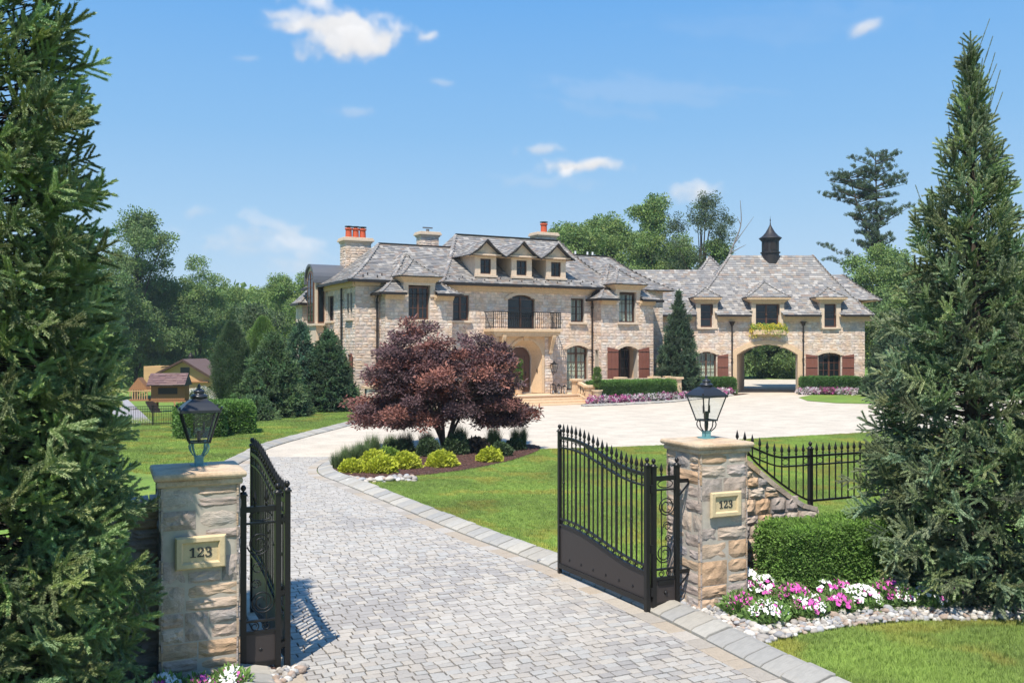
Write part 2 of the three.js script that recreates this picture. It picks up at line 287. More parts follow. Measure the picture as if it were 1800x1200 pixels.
// kerbs of pale granite blocks with a tan border course beside them
const KERB = (() => { const s = new THREE.Shape(); s.moveTo(0.02, -0.05); s.lineTo(0.02, 0.035); s.lineTo(0.06, 0.06); s.lineTo(0.33, 0.125); s.lineTo(0.4, 0.12); s.lineTo(0.42, -0.05); s.closePath();
  const g = new THREE.ExtrudeGeometry(s, { depth: 0.97, bevelEnabled: true, bevelThickness: 0.012, bevelSize: 0.008, bevelSegments: 1 }); g.translate(0, 0, -0.485); return new Mb().add(g).geo(); })();
function alongLine(line, step, fn) {
  let carry = 0, i = 0; const r = rng(Math.round(line[0][0] * 100) + line.length), c = new THREE.CatmullRomCurve3(line.map(([x, z]) => V(x, 0, z))), L = c.getLength();
  for (let d = 0; d < L;) { const w = step * (0.8 + r() * 0.5), a = c.getPointAt(Math.min(1, d / L)), b = c.getPointAt(Math.min(1, (d + w) / L)); if (a.distanceTo(b) > step * 0.4) fn(a, b, w, r); d += w; }
}
function kerbRun(name, label, line, flip) {
  const o = thing(name, label, 'kerb', 0, 0, 0, 0, null, 'structure'), items = [], tones = [[0.440, 0.416, 0.368], [0.378, 0.361, 0.328], [0.475, 0.442, 0.380], [0.405, 0.374, 0.320], [0.352, 0.340, 0.316]].map((c) => col(...c));
  alongLine(line, 0.32, (a, b, w, r) => {
    const d = b.clone().sub(a), L = d.length(); d.normalize(); const n = V(-d.z, 0, d.x).multiplyScalar(flip), mid = a.clone().add(b).multiplyScalar(0.5); mid.y = (r() - 0.5) * 0.02;
    items.push({ g: KERB, m: basis(n.clone().multiplyScalar(1 + (r() - 0.5) * 0.08), V((r() - 0.5) * 0.03, 1, 0), d.clone().multiplyScalar(-flip * (L - 0.022)), mid), c: pick(r, tones) });
  });
  pieces(o, 'kerb_stone', 'kerb_stones', items, M.paverV, 300); return o;
}
kerbRun('granite_kerb', 'sloping pale granite kerb along the island lawn and right verge', kerbIn.slice(0, 159), 1);
kerbRun('granite_kerb', 'sloping granite kerb behind the left gate', leftIn, -1);
kerbRun('granite_kerb', 'blue grey granite edging between the left lawn and gravel court', leftFar, -1);
{
  const o = thing('border_course', 'tan flagstone border course inside the right kerb', 'paving', 0, 0, 0, 0, null, 'structure'), items = [], tones = [[0.44, 0.365, 0.28], [0.47, 0.41, 0.335], [0.4, 0.355, 0.3], [0.49, 0.44, 0.38]].map((c) => col(...c));
  for (const [line, f] of [[kerbIn, -1], [leftIn, 1]]) alongLine(line, 0.34, (a, b, w, r) => { const d = b.clone().sub(a), L = d.length(); d.normalize(); const n = V(-d.z, 0, d.x).multiplyScalar(f), mid = a.clone().add(b).multiplyScalar(0.5).addScaledVector(n, 0.14); mid.y = 0.0 + r() * 0.003; items.push({ g: PAVE, m: basis(d.clone().multiplyScalar(L - 0.008), V(0, 0.06, 0), V(0, 0, 0).crossVectors(d, V(0, 1, 0)).multiplyScalar(0.25), mid), c: pick(r, tones) }); });
  pieces(o, 'flagstone', 'flagstones', items, M.paverV, 140);
}
// river stones
const PEB = [1, 2, 3, 4, 5].map((s) => { const g = new THREE.IcosahedronGeometry(1, 1), r = rng(s * 7), p = g.attributes.position, seen = new Map(); for (let i = 0; i < p.count; i++) { const k = [p.getX(i), p.getY(i), p.getZ(i)].map((v) => v.toFixed(3)).join(); if (!seen.has(k)) seen.set(k, 0.86 + r() * 0.28); const f = seen.get(k); p.setXYZ(i, p.getX(i) * f, p.getY(i) * f, p.getZ(i) * f); }
  const q = new THREE.BufferGeometry(); q.setAttribute('position', p); const nn = []; for (let i = 0; i < p.count; i++) { const v = V(p.getX(i), p.getY(i), p.getZ(i)).normalize(); nn.push(v.x, v.y, v.z); } q.setAttribute('normal', new THREE.Float32BufferAttribute(nn, 3)); q.setAttribute('uv', new THREE.Float32BufferAttribute(new Float32Array(p.count * 2), 2)); return q; });
const pebTones = [[0.42, 0.39, 0.35], [0.32, 0.29, 0.26], [0.58, 0.56, 0.52], [0.27, 0.265, 0.27], [0.38, 0.29, 0.23], [0.48, 0.43, 0.37], [0.36, 0.36, 0.37]].map((c) => col(...c));
M.pebV = std(col(1, 1, 1), { vertexColors: true, roughness: 0.75, bumpMap: tFineB, bumpScale: 0.004 });
function pebbles(label, poly, n, size, seed, most, base = 0.02) {
  const o = thing('river_stones', label, 'stones', 0, 0, 0, 0, null, 'structure'), r = rng(seed), items = [], xs = poly.map((p) => p[0]), zs = poly.map((p) => p[1]), x0 = Math.min(...xs), x1 = Math.max(...xs), z0 = Math.min(...zs), z1 = Math.max(...zs), put = [];
  for (let k = 0; k < n * 30 && items.length < n; k++) {
    const x = lerp(x0, x1, r()), z = lerp(z0, z1, r()), s = size * (0.6 + r() * 0.8); if (!inPoly(poly, x, z)) continue;
    let near = 0; for (const [a, b, c] of put) if (Math.hypot(a - x, b - z) < (s + c) * 0.72) near++;
    if (near > 1) continue; put.push([x, z, s]);
    items.push({ g: pick(r, PEB), m: new THREE.Matrix4().compose(V(x, base + s * (near ? 0.75 : 0.25), z), new THREE.Quaternion().setFromEuler(new THREE.Euler((r() - 0.5) * 0.6, r() * 6, (r() - 0.5) * 0.6)), V(s * (0.9 + r() * 0.4), s * (0.5 + r() * 0.25), s * 0.85)), c: pick(r, pebTones) });
  }
  pieces(o, 'stone', 'stones', items, M.pebV, most);
}
pebbles('river stones edging the flower bed by the right gate pillar', [P(1152, 1072), P(1195, 1052), P(1225, 1062), P(1290, 1086), P(1345, 1108), P(1420, 1094), P(1520, 1079), P(1640, 1073), P(1830, 1068), P(1830, 1092), P(1600, 1093), P(1500, 1103), P(1420, 1115), P(1335, 1137), P(1240, 1098)], 950, 0.048, 5, 220);
pebbles('river stones at the foot of the left gate pillar', [[-2.95, -8.95], [-2.55, -9.1], [-2.3, -9.45], [-2.2, -9.75], [-2.45, -9.75], [-2.75, -9.4]], 100, 0.045, 6, 40);
pebbles('white pebbles edging the tip of the maple bed', [P(596, 842), P(612, 850), P(730, 846), P(725, 839), P(650, 845)], 90, 0.075, 7, 30, 0.0);
pebbles('small stones in the lawn behind the right gate', [P(948, 990), P(1000, 1012), P(1130, 1052), P(1140, 1042), P(1010, 988), P(960, 975)], 70, 0.05, 8, 10, 0.02);

// ---------- gate: pillars, lanterns, leaves, fence ----------
const font = await new FontLoader().loadAsync('fonts/droid/droid_serif_bold.typeface.json');
const pillarTones = [[0.524, 0.410, 0.321], [0.440, 0.351, 0.293], [0.576, 0.468, 0.378], [0.398, 0.332, 0.293], [0.545, 0.370, 0.236], [0.493, 0.410, 0.359], [0.587, 0.429, 0.302], [0.471, 0.390, 0.350]].map((c) => col(...c));
// stones over one face: local x 0..w, y 0..h, standing out along +z of the given matrix
function faceStones(items, face, w, h, r, tones, geos, hMin, hMax, wMin, wMax, out, skip, topAt) {
  let y = 0;
  while (y < h - 0.02) {
    let rh = hMin + r() * (hMax - hMin); if (h - y - rh < hMin * 0.7) rh = h - y;
    let x = 0;
    while (x < w - 0.01) {
      let rw = wMin + r() * (wMax - wMin); if (w - x - rw < wMin * 0.8) rw = w - x;
      const split = rh > hMin * 1.35 && r() < 0.4 ? 0.4 + r() * 0.2 : 1;
      for (const [a, b] of split < 1 ? [[0, split], [split, 1]] : [[0, 1]]) {
        const sy = y + rh * a, sh = rh * (b - a), cx = x + rw / 2, cy = sy + sh / 2;
        if (skip && skip(cx, cy, rw, sh)) continue;
        if (topAt && sy + sh * 0.8 > topAt(cx)) continue;
        const m = face.clone().multiply(new THREE.Matrix4().compose(V(cx, cy, -0.005), new THREE.Quaternion(), V(rw - 0.014, sh - 0.014, out * (0.75 + r() * 0.5))));
        items.push({ g: pick(r, geos), m, c: pick(r, tones) });
      }
      x += rw;
    }
    y += rh;
  }
}
const faceAt = (x, y, z, turn) => new THREE.Matrix4().makeRotationY(turn).setPosition(x, y, z);
function capStone(o, half, y) {
  const g = bevelBox(half * 2, 0.075, half * 2, 0.03); g.translate(0, y + 0.105, 0); const c = part(o, 'cap', new Mb().add(g).geo(), M.cap);
  const g2 = bevelBox(half * 2 - 0.07, 0.07, half * 2 - 0.07, 0.02); g2.translate(0, y + 0.035, 0); part(c, 'cap_moulding', new Mb().add(g2).geo(), M.cap);
  const g3 = new THREE.CylinderGeometry(half * 0.55 * 1.414, (half - 0.03) * 1.414, 0.022, 4, 1); g3.rotateY(Math.PI / 4); g3.translate(0, y + 0.152, 0); part(c, 'cap_weathering', new Mb().add(g3).geo(), M.cap);
}
function plaque(o, x, y, z, w, h) {
  const q = part(o, 'plaque', (() => { const s = new THREE.Shape(); s.moveTo(-w / 2, -h / 2); s.lineTo(w / 2, -h / 2); s.lineTo(w / 2, h / 2); s.lineTo(-w / 2, h / 2); s.closePath(); const k = new THREE.Path(), a = w / 2 - 0.045, b = h / 2 - 0.04; k.moveTo(-a, -b); k.lineTo(-a, b); k.lineTo(a, b); k.lineTo(a, -b); k.closePath(); s.holes.push(k);
    return new Mb().add(new THREE.ExtrudeGeometry(s, { depth: 0.02, bevelEnabled: true, bevelThickness: 0.022, bevelSize: 0.016, bevelSegments: 1 })).geo(); })(), M.plaque);
  q.position.set(x, y, z); part(q, 'plaque_field', boxG(0, 0, 0.004, w - 0.07, h - 0.06, 0.012), M.plaque);
  const t = new TextGeometry('123', { font, size: 0.098, depth: 0.006, curveSegments: 6 }); t.computeBoundingBox(); const bb = t.boundingBox; t.translate(-(bb.min.x + bb.max.x) / 2, -(bb.min.y + bb.max.y) / 2, 0.0105); part(q, 'numerals', t, M.ink);
}
function pillar(label, x, z, turn, H, half, capHalf, wing) {
  const o = thing('gate_pillar', label, 'pillar', x, 0, z, turn, 'stone gate pillars'), h = H - 0.165, r = rng(Math.round(x * 100)), items = [];
  part(o, 'core', boxG(0, h / 2 - 0.05, 0, half * 2 - 0.05, h + 0.1, half * 2 - 0.05), M.mortar);
  const i = half - 0.04, py = H - 0.83, skip = (cx, cy, w, hh) => Math.abs(cx - half) < 0.2 + w / 2 - 0.03 && Math.abs(cy - py) < 0.13 + hh / 2 - 0.03 && w > 0 && (Math.abs(cx - half) < 0.23 && Math.abs(cy - py) < 0.16);
  const geos = ROCK;
  faceStones(items, faceAt(-half, 0, i, 0), half * 2, h, r, pillarTones, geos, 0.15, 0.33, 0.19, 0.5, 0.034, skip);
  faceStones(items, faceAt(-i, 0, -half, -Math.PI / 2), half * 2, h, r, pillarTones, geos, 0.15, 0.33, 0.19, 0.5, 0.034);
  faceStones(items, faceAt(i, 0, half, Math.PI / 2), half * 2, h, r, pillarTones, geos, 0.15, 0.33, 0.19, 0.5, 0.034);
  faceStones(items, faceAt(half, 0, -i, Math.PI), half * 2, h, r, pillarTones, geos, 0.15, 0.33, 0.19, 0.5, 0.034);
  pieces(o, 'stone', 'stones', items, M.stoneV, 290);
  capStone(o, capHalf, h); plaque(o, 0.0, py, half + 0.012, 0.46, 0.3); return o;
}
const LP = [-3.33, -9.62], RP = [2.65, -12.4];
pillar('stone gate pillar shaded by the spruce, its 123 plaque facing the drive', LP[0], LP[1], GA, 2.23, 0.4, 0.45);
pillar('sunlit stone gate pillar beside the clipped hedge and pink flowers', RP[0], RP[1], GA, 2.23, 0.4, 0.45);

function lantern(label, x, z, y, k) {                            // a four-sided post lantern on a patinated scroll foot
  const o = thing('pillar_lantern', label, 'lantern', x, y, z, GA, 'lanterns on the gate pillars'), s = (n, g, m, p = o) => part(p, n, g, m);
  s('foot', new Mb().box(0, 0.006, 0, 0.17, 0.012, 0.17).box(0, 0.05, 0, 0.085, 0.085, 0.085).box(0, 0.095, 0, 0.1, 0.012, 0.1).geo(), M.patina);
  if (k) s('post', new Mb().rod(V(0, 0.09, 0), V(0, 0.25, 0), 0.014).geo(), M.lampMetal);
  for (let i = 0; i < 4; i++) {
    const a = Math.PI / 4 + i * Math.PI / 2, dx = Math.cos(a), dz = Math.sin(a), q = (d, yy) => V(dx * d, yy, dz * d);
    s('scroll', new Mb().tube([q(0.05, 0.09), q(0.115, 0.15), q(0.13, 0.2), q(0.105, 0.25), q(0.09, 0.24), q(0.1, 0.225)], 0.0075, 24).geo(), k ? M.lampMetal : M.patina);
    s('stay', new Mb().tube([q(0.035, 0.09), q(0.075, 0.15), q(0.085, 0.2), q(0.085, 0.25)], 0.008, 16).geo(), k ? M.lampMetal : M.patina);
  }
  const b0 = 0.1, b1 = 0.185, y0 = 0.25, y1 = 0.565;
  s('base_ring', new Mb().box(0, y0, b0, 2 * b0 + 0.02, 0.018, 0.018).box(0, y0, -b0, 2 * b0 + 0.02, 0.018, 0.018).box(b0, y0, 0, 0.018, 0.018, 2 * b0 - 0.018).box(-b0, y0, 0, 0.018, 0.018, 2 * b0 - 0.018).geo(), M.lampMetal);
  for (const [sx, sz] of [[1, 1], [1, -1], [-1, 1], [-1, -1]]) s('corner_bar', new Mb().bar(V(sx * b0, y0, sz * b0), V(sx * b1, y1, sz * b1), 0.016).geo(), M.lampMetal);
  for (let i = 0; i < 4; i++) { const g = new Mb().quad([-b0 + 0.01, y0 + 0.01, b0 - 0.002], [b0 - 0.01, y0 + 0.01, b0 - 0.002], [b1 - 0.01, y1 - 0.01, b1 - 0.002], [-b1 + 0.01, y1 - 0.01, b1 - 0.002]).geo(); g.rotateY(i * Math.PI / 2); s('glass_pane', g, M.lampGlass); }
  s('burner', new Mb().rod(V(0, y0, 0), V(0, y0 + 0.12, 0), 0.018).rod(V(-0.05, y0 + 0.1, 0), V(-0.05, y0 + 0.2, 0), 0.011).rod(V(0.05, y0 + 0.1, 0), V(0.05, y0 + 0.2, 0), 0.011).bar(V(-0.06, y0 + 0.1, 0), V(0.06, y0 + 0.1, 0), 0.012).geo(), M.lampMetal);
  const e = b1 + 0.022, roof = s('roof', (() => {
    const m = new Mb(); m.box(0, y1 + 0.012, 0, 2 * e, 0.026, 2 * e);
    const prof = [[e * 0.97, 0.026], [e * 0.82, 0.06], [e * 0.62, 0.1], [e * 0.4, 0.13], [e * 0.36, 0.14]];
    for (let i = 0; i < prof.length - 1; i++) for (let f = 0; f < 4; f++) { const [a, ya] = prof[i], [b, yb] = prof[i + 1], g = new Mb().quad([-a, y1 + ya, a], [a, y1 + ya, a], [b, y1 + yb, b], [-b, y1 + yb, b]).geo(); g.rotateY(f * Math.PI / 2); m.add(g); }
    return m.geo(); })(), M.lampMetal);
  for (const [sx, sz] of [[1, 1], [1, -1], [-1, 1], [-1, -1]]) s('corner_knob', new Mb().rod(V(sx * e * 0.97, y1 + 0.03, sz * e * 0.97), V(sx * e * 1.02, y1 + 0.06, sz * e * 1.02), 0.008, 0.014).geo(), M.lampMetal, roof);
  const lathe = [[0.0, 0.3], [0.012, 0.285], [0.02, 0.265], [0.012, 0.25], [0.022, 0.245], [0.03, 0.235], [0.05, 0.23], [0.06, 0.215], [0.056, 0.2], [0.05, 0.19], [0.07, 0.185], [0.088, 0.17], [0.09, 0.155], [0.078, 0.135], [0.07, 0.13]].map(([a, b]) => new THREE.Vector2(a, y1 + b));
  s('chimney', new THREE.LatheGeometry(lathe, 20), M.lampMetal, roof);
  return o;
}
M.lampGlass = new THREE.MeshPhysicalMaterial({ color: col(0.95, 0.97, 0.96), roughness: 0.02, transmission: 1, thickness: 0, side: THREE.DoubleSide });
lantern('black glass lantern with green patinated foot on the shaded pillar', LP[0] + 0.02, LP[1], 2.228, 0);
lantern('black glass lantern set cornerwise on the sunlit pillar', RP[0], RP[1], 2.228, 1);

// wrought iron
const spear = (() => { const p = [[0.0, 0.15], [0.004, 0.135], [0.016, 0.085], [0.02, 0.062], [0.011, 0.045], [0.007, 0.036], [0.015, 0.03], [0.015, 0.02], [0.009, 0.014], [0.009, 0]].map(([a, b]) => new THREE.Vector2(a, b)); return new THREE.LatheGeometry(p, 8); })();
const ball = (() => { const p = [[0, 0.1], [0.014, 0.096], [0.026, 0.08], [0.03, 0.062], [0.024, 0.044], [0.012, 0.034], [0.012, 0.028], [0.034, 0.022], [0.034, 0.0]].map(([a, b]) => new THREE.Vector2(a, b)); return new THREE.LatheGeometry(p, 12); })();
const knot = new THREE.OctahedronGeometry(0.017, 1);
function ironBar(o, x, y0, y1, w, tip) {
  const b = part(o, 'bar', new Mb().bar(V(0, y0, 0), V(0, y1, 0), w).geo(), M.iron); b.position.x = x;
  if (tip) { const t = part(b, 'spear_finial', spear, M.iron); t.position.y = y1; t.scale.setScalar(tip); }
  return b;
}
function ironPost(o, name, x, h, w) { const p = part(o, name, new Mb().bar(V(0, 0, 0), V(0, h, 0), w).box(0, h + 0.008, 0, w + 0.022, 0.016, w + 0.022).geo(), M.iron); p.position.x = x; const t = part(p, 'ball_finial', ball, M.iron); t.position.y = h + 0.016; return p; }
const sCurve = (t) => { const u = clamp(t); return 0.5 - 0.5 * Math.cos(Math.PI * clamp(u * 1.08 - 0.02)); };
function railAlong(x0, x1, f, w, h, n = 28) { const m = new Mb(), d = w / 2; for (let i = 0; i < n; i++) { const a = lerp(x0, x1, i / n), b = lerp(x0, x1, (i + 1) / n), ya = f(a), yb = f(b);
  m.quad([a, ya, d], [b, yb, d], [b, yb + h, d], [a, ya + h, d]); m.quad([b, yb, -d], [a, ya, -d], [a, ya + h, -d], [b, yb + h, -d]); m.quad([a, ya + h, d], [b, yb + h, d], [b, yb + h, -d], [a, ya + h, -d]); m.quad([a, ya, -d], [b, yb, -d], [b, yb, d], [a, ya, d]); } return m.geo(); }
function ringGeo(a, b, r = 0.006) { const pts = []; for (let i = 0; i < 16; i++) pts.push(V(Math.cos(i / 8 * Math.PI) * a, Math.sin(i / 8 * Math.PI) * b, 0)); return new THREE.TubeGeometry(new THREE.CatmullRomCurve3(pts, true), 24, r, 5, true); }
function spiral(m, cx, cy, r0, r1, a0, turns, th, dir = 1) { const pts = []; for (let i = 0; i <= 36; i++) { const t = i / 36, a = a0 + dir * t * turns * 2 * Math.PI, rr = lerp(r0, r1, Math.sqrt(t)); pts.push(V(cx + Math.cos(a) * rr, cy + Math.sin(a) * rr, 0)); } m.add(new THREE.TubeGeometry(new THREE.CatmullRomCurve3(pts), 60, th, 5)); return m; }
function gateLeaf(label, x, z, turn, L) {
  const o = thing('gate_leaf', label, 'gate', x, 0, z, turn, 'iron gate leaves'), top = (u) => lerp(1.79, 2.07, sCurve((u - 0.1) / (L - 0.25))), pan = (u) => lerp(0.52, 0.76, sCurve((u - 0.05) / (L - 0.2)));
  const bot = 0.12; ironPost(o, 'hinge_post', 0, 1.9, 0.06).position.y = 0.02; const fp = ironPost(o, 'free_post', L, 2.14, 0.05); fp.position.y = 0.04;
  const rail = (n, f, w, h) => part(o, n, railAlong(0.03, L - 0.025, f, w, h), M.iron);
  rail('top_rail', (u) => top(u), 0.045, 0.045); rail('second_rail', (u) => top(u) - 0.135, 0.035, 0.022); rail('scroll_rail', (u) => pan(u) + 0.095, 0.035, 0.022); rail('panel_rail', (u) => pan(u), 0.045, 0.03); rail('bottom_rail', () => bot, 0.055, 0.07);
  const s = new THREE.Shape(); s.moveTo(0.03, bot + 0.05); s.lineTo(L - 0.03, bot + 0.05); for (let i = 0; i <= 24; i++) { const u = lerp(L - 0.03, 0.03, i / 24); s.lineTo(u, pan(u) + 0.01); } s.closePath();
  const plate = part(o, 'kick_panel', new Mb().add(new THREE.ExtrudeGeometry(s, { depth: 0.012, bevelEnabled: false })).geo(), M.ironPanel); plate.position.z = -0.006;
  for (let i = 0; i < 6; i++) for (const sd of [-1, 1]) { const st = part(plate, 'stud', new THREE.OctahedronGeometry(0.026, 0), M.iron); st.position.set(L * (0.14 + i * 0.145), bot + 0.17, 0.006 + sd * 0.008); st.scale.z = 0.5; }
  const n = 19, dx = L / n;
  for (let i = 1; i < n; i++) {
    const u = i * dx; ironBar(o, u, pan(u) + 0.1, top(u) + 0.045, 0.017, 1.35);
    if (i % 3 === 0) for (const e of [-1, 1]) { const b = ironBar(o, u + e * 0.018, pan(u) + 0.1, top(u) - 0.12, 0.012); if (e > 0) { const k = part(b, 'knot', knot, M.iron); k.position.set(-0.018, (pan(u) + top(u)) / 2, 0); k.scale.set(1.4, 1.6, 1.4); } }
  }
  for (let i = 0; i < n; i++) if (i % 3 !== 1) { const u = (i + 0.5) * dx, rg = part(o, 'ring', ringGeo(0.05, 0.04), M.iron); rg.position.set(u, top(u) - 0.058, 0); rg.rotation.z = Math.atan((top(u + 0.03) - top(u - 0.03)) / 0.06); }
  for (let i = 0; i < 13; i++) { const u = (i + 0.5) * L / 13, m = new Mb(); spiral(m, -0.03, 0, 0.008, 0.03, 0, 1.2, 0.006); spiral(m, 0.03, 0, 0.008, 0.03, Math.PI, 1.2, 0.006); const sc = part(o, 'scroll', m.geo(), M.iron); sc.position.set(u, pan(u) + 0.064, 0); sc.rotation.z = Math.atan((pan(u + 0.03) - pan(u - 0.03)) / 0.06); }
  return o;
}
const HR = [1.76, -11.86], HL = [-2.43, -9.84];
gateLeaf('open black iron gate leaf standing before the island lawn', HR[0], HR[1], R(117.5), 2.24);
gateLeaf('open black iron gate leaf beside the shaded pillar seen nearly edge on', HL[0], HL[1], R(115.5), 2.2);
function sidePanel(label, x, z, turn, w) {
  const o = thing('gate_side_panel', label, 'gate panel', x, 0, z, turn, 'fixed iron panels beside the gate leaves');
  ironPost(o, 'post', 0, 1.9, 0.06); ironPost(o, 'post', w, 1.9, 0.06);
  for (const [y, h] of [[1.75, 0.06], [1.6, 0.02], [0.56, 0.022], [0.44, 0.035], [0.1, 0.05]]) part(o, 'rail', boxG(w / 2, y, 0, w - 0.06, h, 0.035), M.iron);
  const pl = part(o, 'kick_panel', boxG(w / 2, 0.27, 0, w - 0.06, 0.3, 0.014), M.ironPanel); const st = part(pl, 'stud', new THREE.OctahedronGeometry(0.028, 1), M.iron); st.position.set(w / 2, 0.25, 0.01); part(pl, 'latch_plate', boxG(w / 2, 0.385, 0.014, w - 0.12, 0.06, 0.02), M.iron);
  const rg = part(o, 'ring', ringGeo(w * 0.32, 0.05, 0.008), M.iron); rg.position.set(w / 2, 1.675, 0);
  const cx = w / 2;
  part(o, 'scroll', spiral(new Mb(), cx + 0.02, 1.38, 0.02, w * 0.34, 0.4, 1.9, 0.0085).geo(), M.iron); part(o, 'scroll', spiral(new Mb(), cx + 0.03, 1.12, 0.01, 0.06, 1, 1.4, 0.007).geo(), M.iron);
  part(o, 'scroll', spiral(new Mb(), cx - 0.02, 0.76, 0.02, w * 0.34, 2.4, 1.9, 0.0085, -1).geo(), M.iron); part(o, 'scroll', spiral(new Mb(), cx + 0.05, 0.95, 0.01, 0.05, 1, 1.4, 0.007).geo(), M.iron);
  const m = new Mb(); spiral(m, cx - 0.06, 0.5, 0.01, 0.045, 0, 1.3, 0.007); spiral(m, cx + 0.06, 0.5, 0.01, 0.045, Math.PI, 1.3, 0.007, -1); part(o, 'scroll', m.geo(), M.iron);
  ironBar(o, cx - 0.05, 1.0, 1.12, 0.012); ironBar(o, cx - 0.06, 0.56, 1.6, 0.011);
  for (const d of [-0.06, 0.06]) { const t = part(o, 'spear_finial', spear, M.iron); t.position.set(cx + d, 1.78, 0); t.scale.setScalar(1.2); }
  for (const y of [1.62, 0.84, 0.28]) part(o, 'hinge', new Mb().box(-0.05, y, 0, 0.06, 0.05, 0.05).box(-0.045, y, 0.028, 0.035, 0.11, 0.03).geo(), M.iron);
  for (const y of [1.7, 0.5]) part(o, 'wall_bracket', new Mb().box(w + 0.13, y, 0, 0.22, 0.05, 0.03).bar(V(w + 0.03, y - 0.2, 0), V(w + 0.2, y - 0.03, 0), 0.018).geo(), M.iron);
  return o;
}
sidePanel('narrow fixed iron panel with scrolls beside the sunlit pillar', HR[0] + gx * 0.1, HR[1] + gz * 0.1, GA, 0.36);
{ const o = sidePanel('narrow fixed iron panel with scrolls beside the shaded pillar', HL[0] - gx * 0.1, HL[1] - gz * 0.1, GA + Math.PI, 0.36); }

// low wall sweeping down from the right pillar, with the iron fence on it
const FL = [3.05, -13.0];
function wingWall(label, x, z, turn, len, f, r) {
  const o = thing('garden_wall', label, 'wall', x, 0, z, turn), n = 30, s = new THREE.Shape(); s.moveTo(0, -0.1); s.lineTo(len, -0.1); for (let i = 0; i <= n; i++) { const u = lerp(len, 0, i / n); s.lineTo(u, f(u) - 0.02); } s.closePath();
  const g = new THREE.ExtrudeGeometry(s, { depth: 0.32, bevelEnabled: false }); g.translate(0, 0, -0.34); part(o, 'core', new Mb().add(g).geo(), M.mortar);
  const items = []; faceStones(items, faceAt(0, 0, -0.03, 0), len, 2.0, r, pillarTones, ROCK, 0.12, 0.24, 0.16, 0.36, 0.06, null, f); faceStones(items, faceAt(len, 0, -0.33, Math.PI), len, 2.0, r, pillarTones, ROCK, 0.12, 0.24, 0.16, 0.36, 0.05, null, (u) => f(len - u));
  pieces(o, 'stone', 'stones', items, M.stoneV, 90);
  const cp = new Mb(); let u0 = 0; while (u0 < len - 0.05) { const u1 = Math.min(len, u0 + 0.18 + r() * 0.15), a = V(u0, f(u0), -0.16), b = V(u1, f(u1), -0.16); const cs = part(o, 'coping_stone', new Mb().bar(a, b.lerp(a, 0.04), 0.36, 0.07).geo(), pieceMat(M.stoneV, pick(r, pillarTones))); u0 = u1; }
  return o;
}
const sweep = (u) => 1.03 + 0.82 * Math.pow(clamp(1 - Math.max(0, u - 0.35) / 1.25), 1.25);
wingWall('low stone wall sweeping down from the sunlit pillar behind the hedge', FL[0], FL[1], GA, 1.72, sweep, rng(311));
wingWall('low stone wall running from the shaded pillar behind the spruce', LP[0] - gx * 0.4 - gx * 2.4, LP[1] - gz * 0.4 - gz * 2.4 - 0.1, GA, 2.4, (u) => sweep(2.4 - u), rng(312));
function fenceRun(label, x, z, turn, len, f0, f1, bars) {
  const o = thing('iron_fence', label, 'fence', x, 0, z, turn, 'black iron fence panels'), n = Math.round(len / bars);
  part(o, 'top_rail', railAlong(0, len, f1, 0.03, 0.03), M.iron); part(o, 'second_rail', railAlong(0, len, (u) => f1(u) - 0.13, 0.03, 0.022), M.iron); part(o, 'bottom_rail', railAlong(0, len, f0, 0.03, 0.03), M.iron);
  for (let i = 1; i < n; i++) { const u = i * len / n; ironBar(o, u, f0(u), f1(u) + 0.03, 0.016, 1.25); if (i % 3 === 1) { const rg = part(o, 'ring', ringGeo(bars * 0.45, 0.045), M.iron); rg.position.set(u + len / n / 2, f1(u) - 0.055, 0); } }
  ironPost(o, 'post', len, f1(len) + 0.12, 0.06).position.y = 0.0; return o;
}
{
  const q = (s) => [FL[0] + gx * s - mx * -0.16 * 0, FL[1] + gz * s - 0.16];
  const [ax, az] = q(0.12), [bx, bz] = q(1.62);
  fenceRun('iron fence panel dipping in a curve from the sunlit pillar', ax, az, GA, 1.5, (u) => sweep(u + 0.12) + 0.1 + 0.16 * sstep(0.5, 0, u), (u) => lerp(2.06, 1.8, sCurve(u / 1.1)), 0.14);
  fenceRun('level iron fence panel with spear tips above the clipped hedge', bx, bz, GA, 1.75, () => 1.12, () => 1.8, 0.125);
}
{ const s = 3.75, o = thing('fence_pier', 'small stone fence pier behind the tall spruce', 'pier', FL[0] + gx * s, 0, FL[1] + gz * s - 0.16, GA), items = [], r = rng(77), h = 1.75; part(o, 'core', boxG(0, h / 2, 0, 0.34, h, 0.34), M.mortar); faceStones(items, faceAt(-0.2, 0, 0.17, 0), 0.4, h, r, pillarTones, ROCK, 0.12, 0.22, 0.14, 0.3, 0.04); faceStones(items, faceAt(-0.17, 0, -0.2, -Math.PI / 2), 0.4, h, r, pillarTones, ROCK, 0.12, 0.22, 0.14, 0.3, 0.04); pieces(o, 'stone', 'stones', items, M.stoneV, 60); const g = bevelBox(0.52, 0.09, 0.52, 0.025); g.translate(0, h + 0.045, 0); part(o, 'cap', new Mb().add(g).geo(), M.cap); }

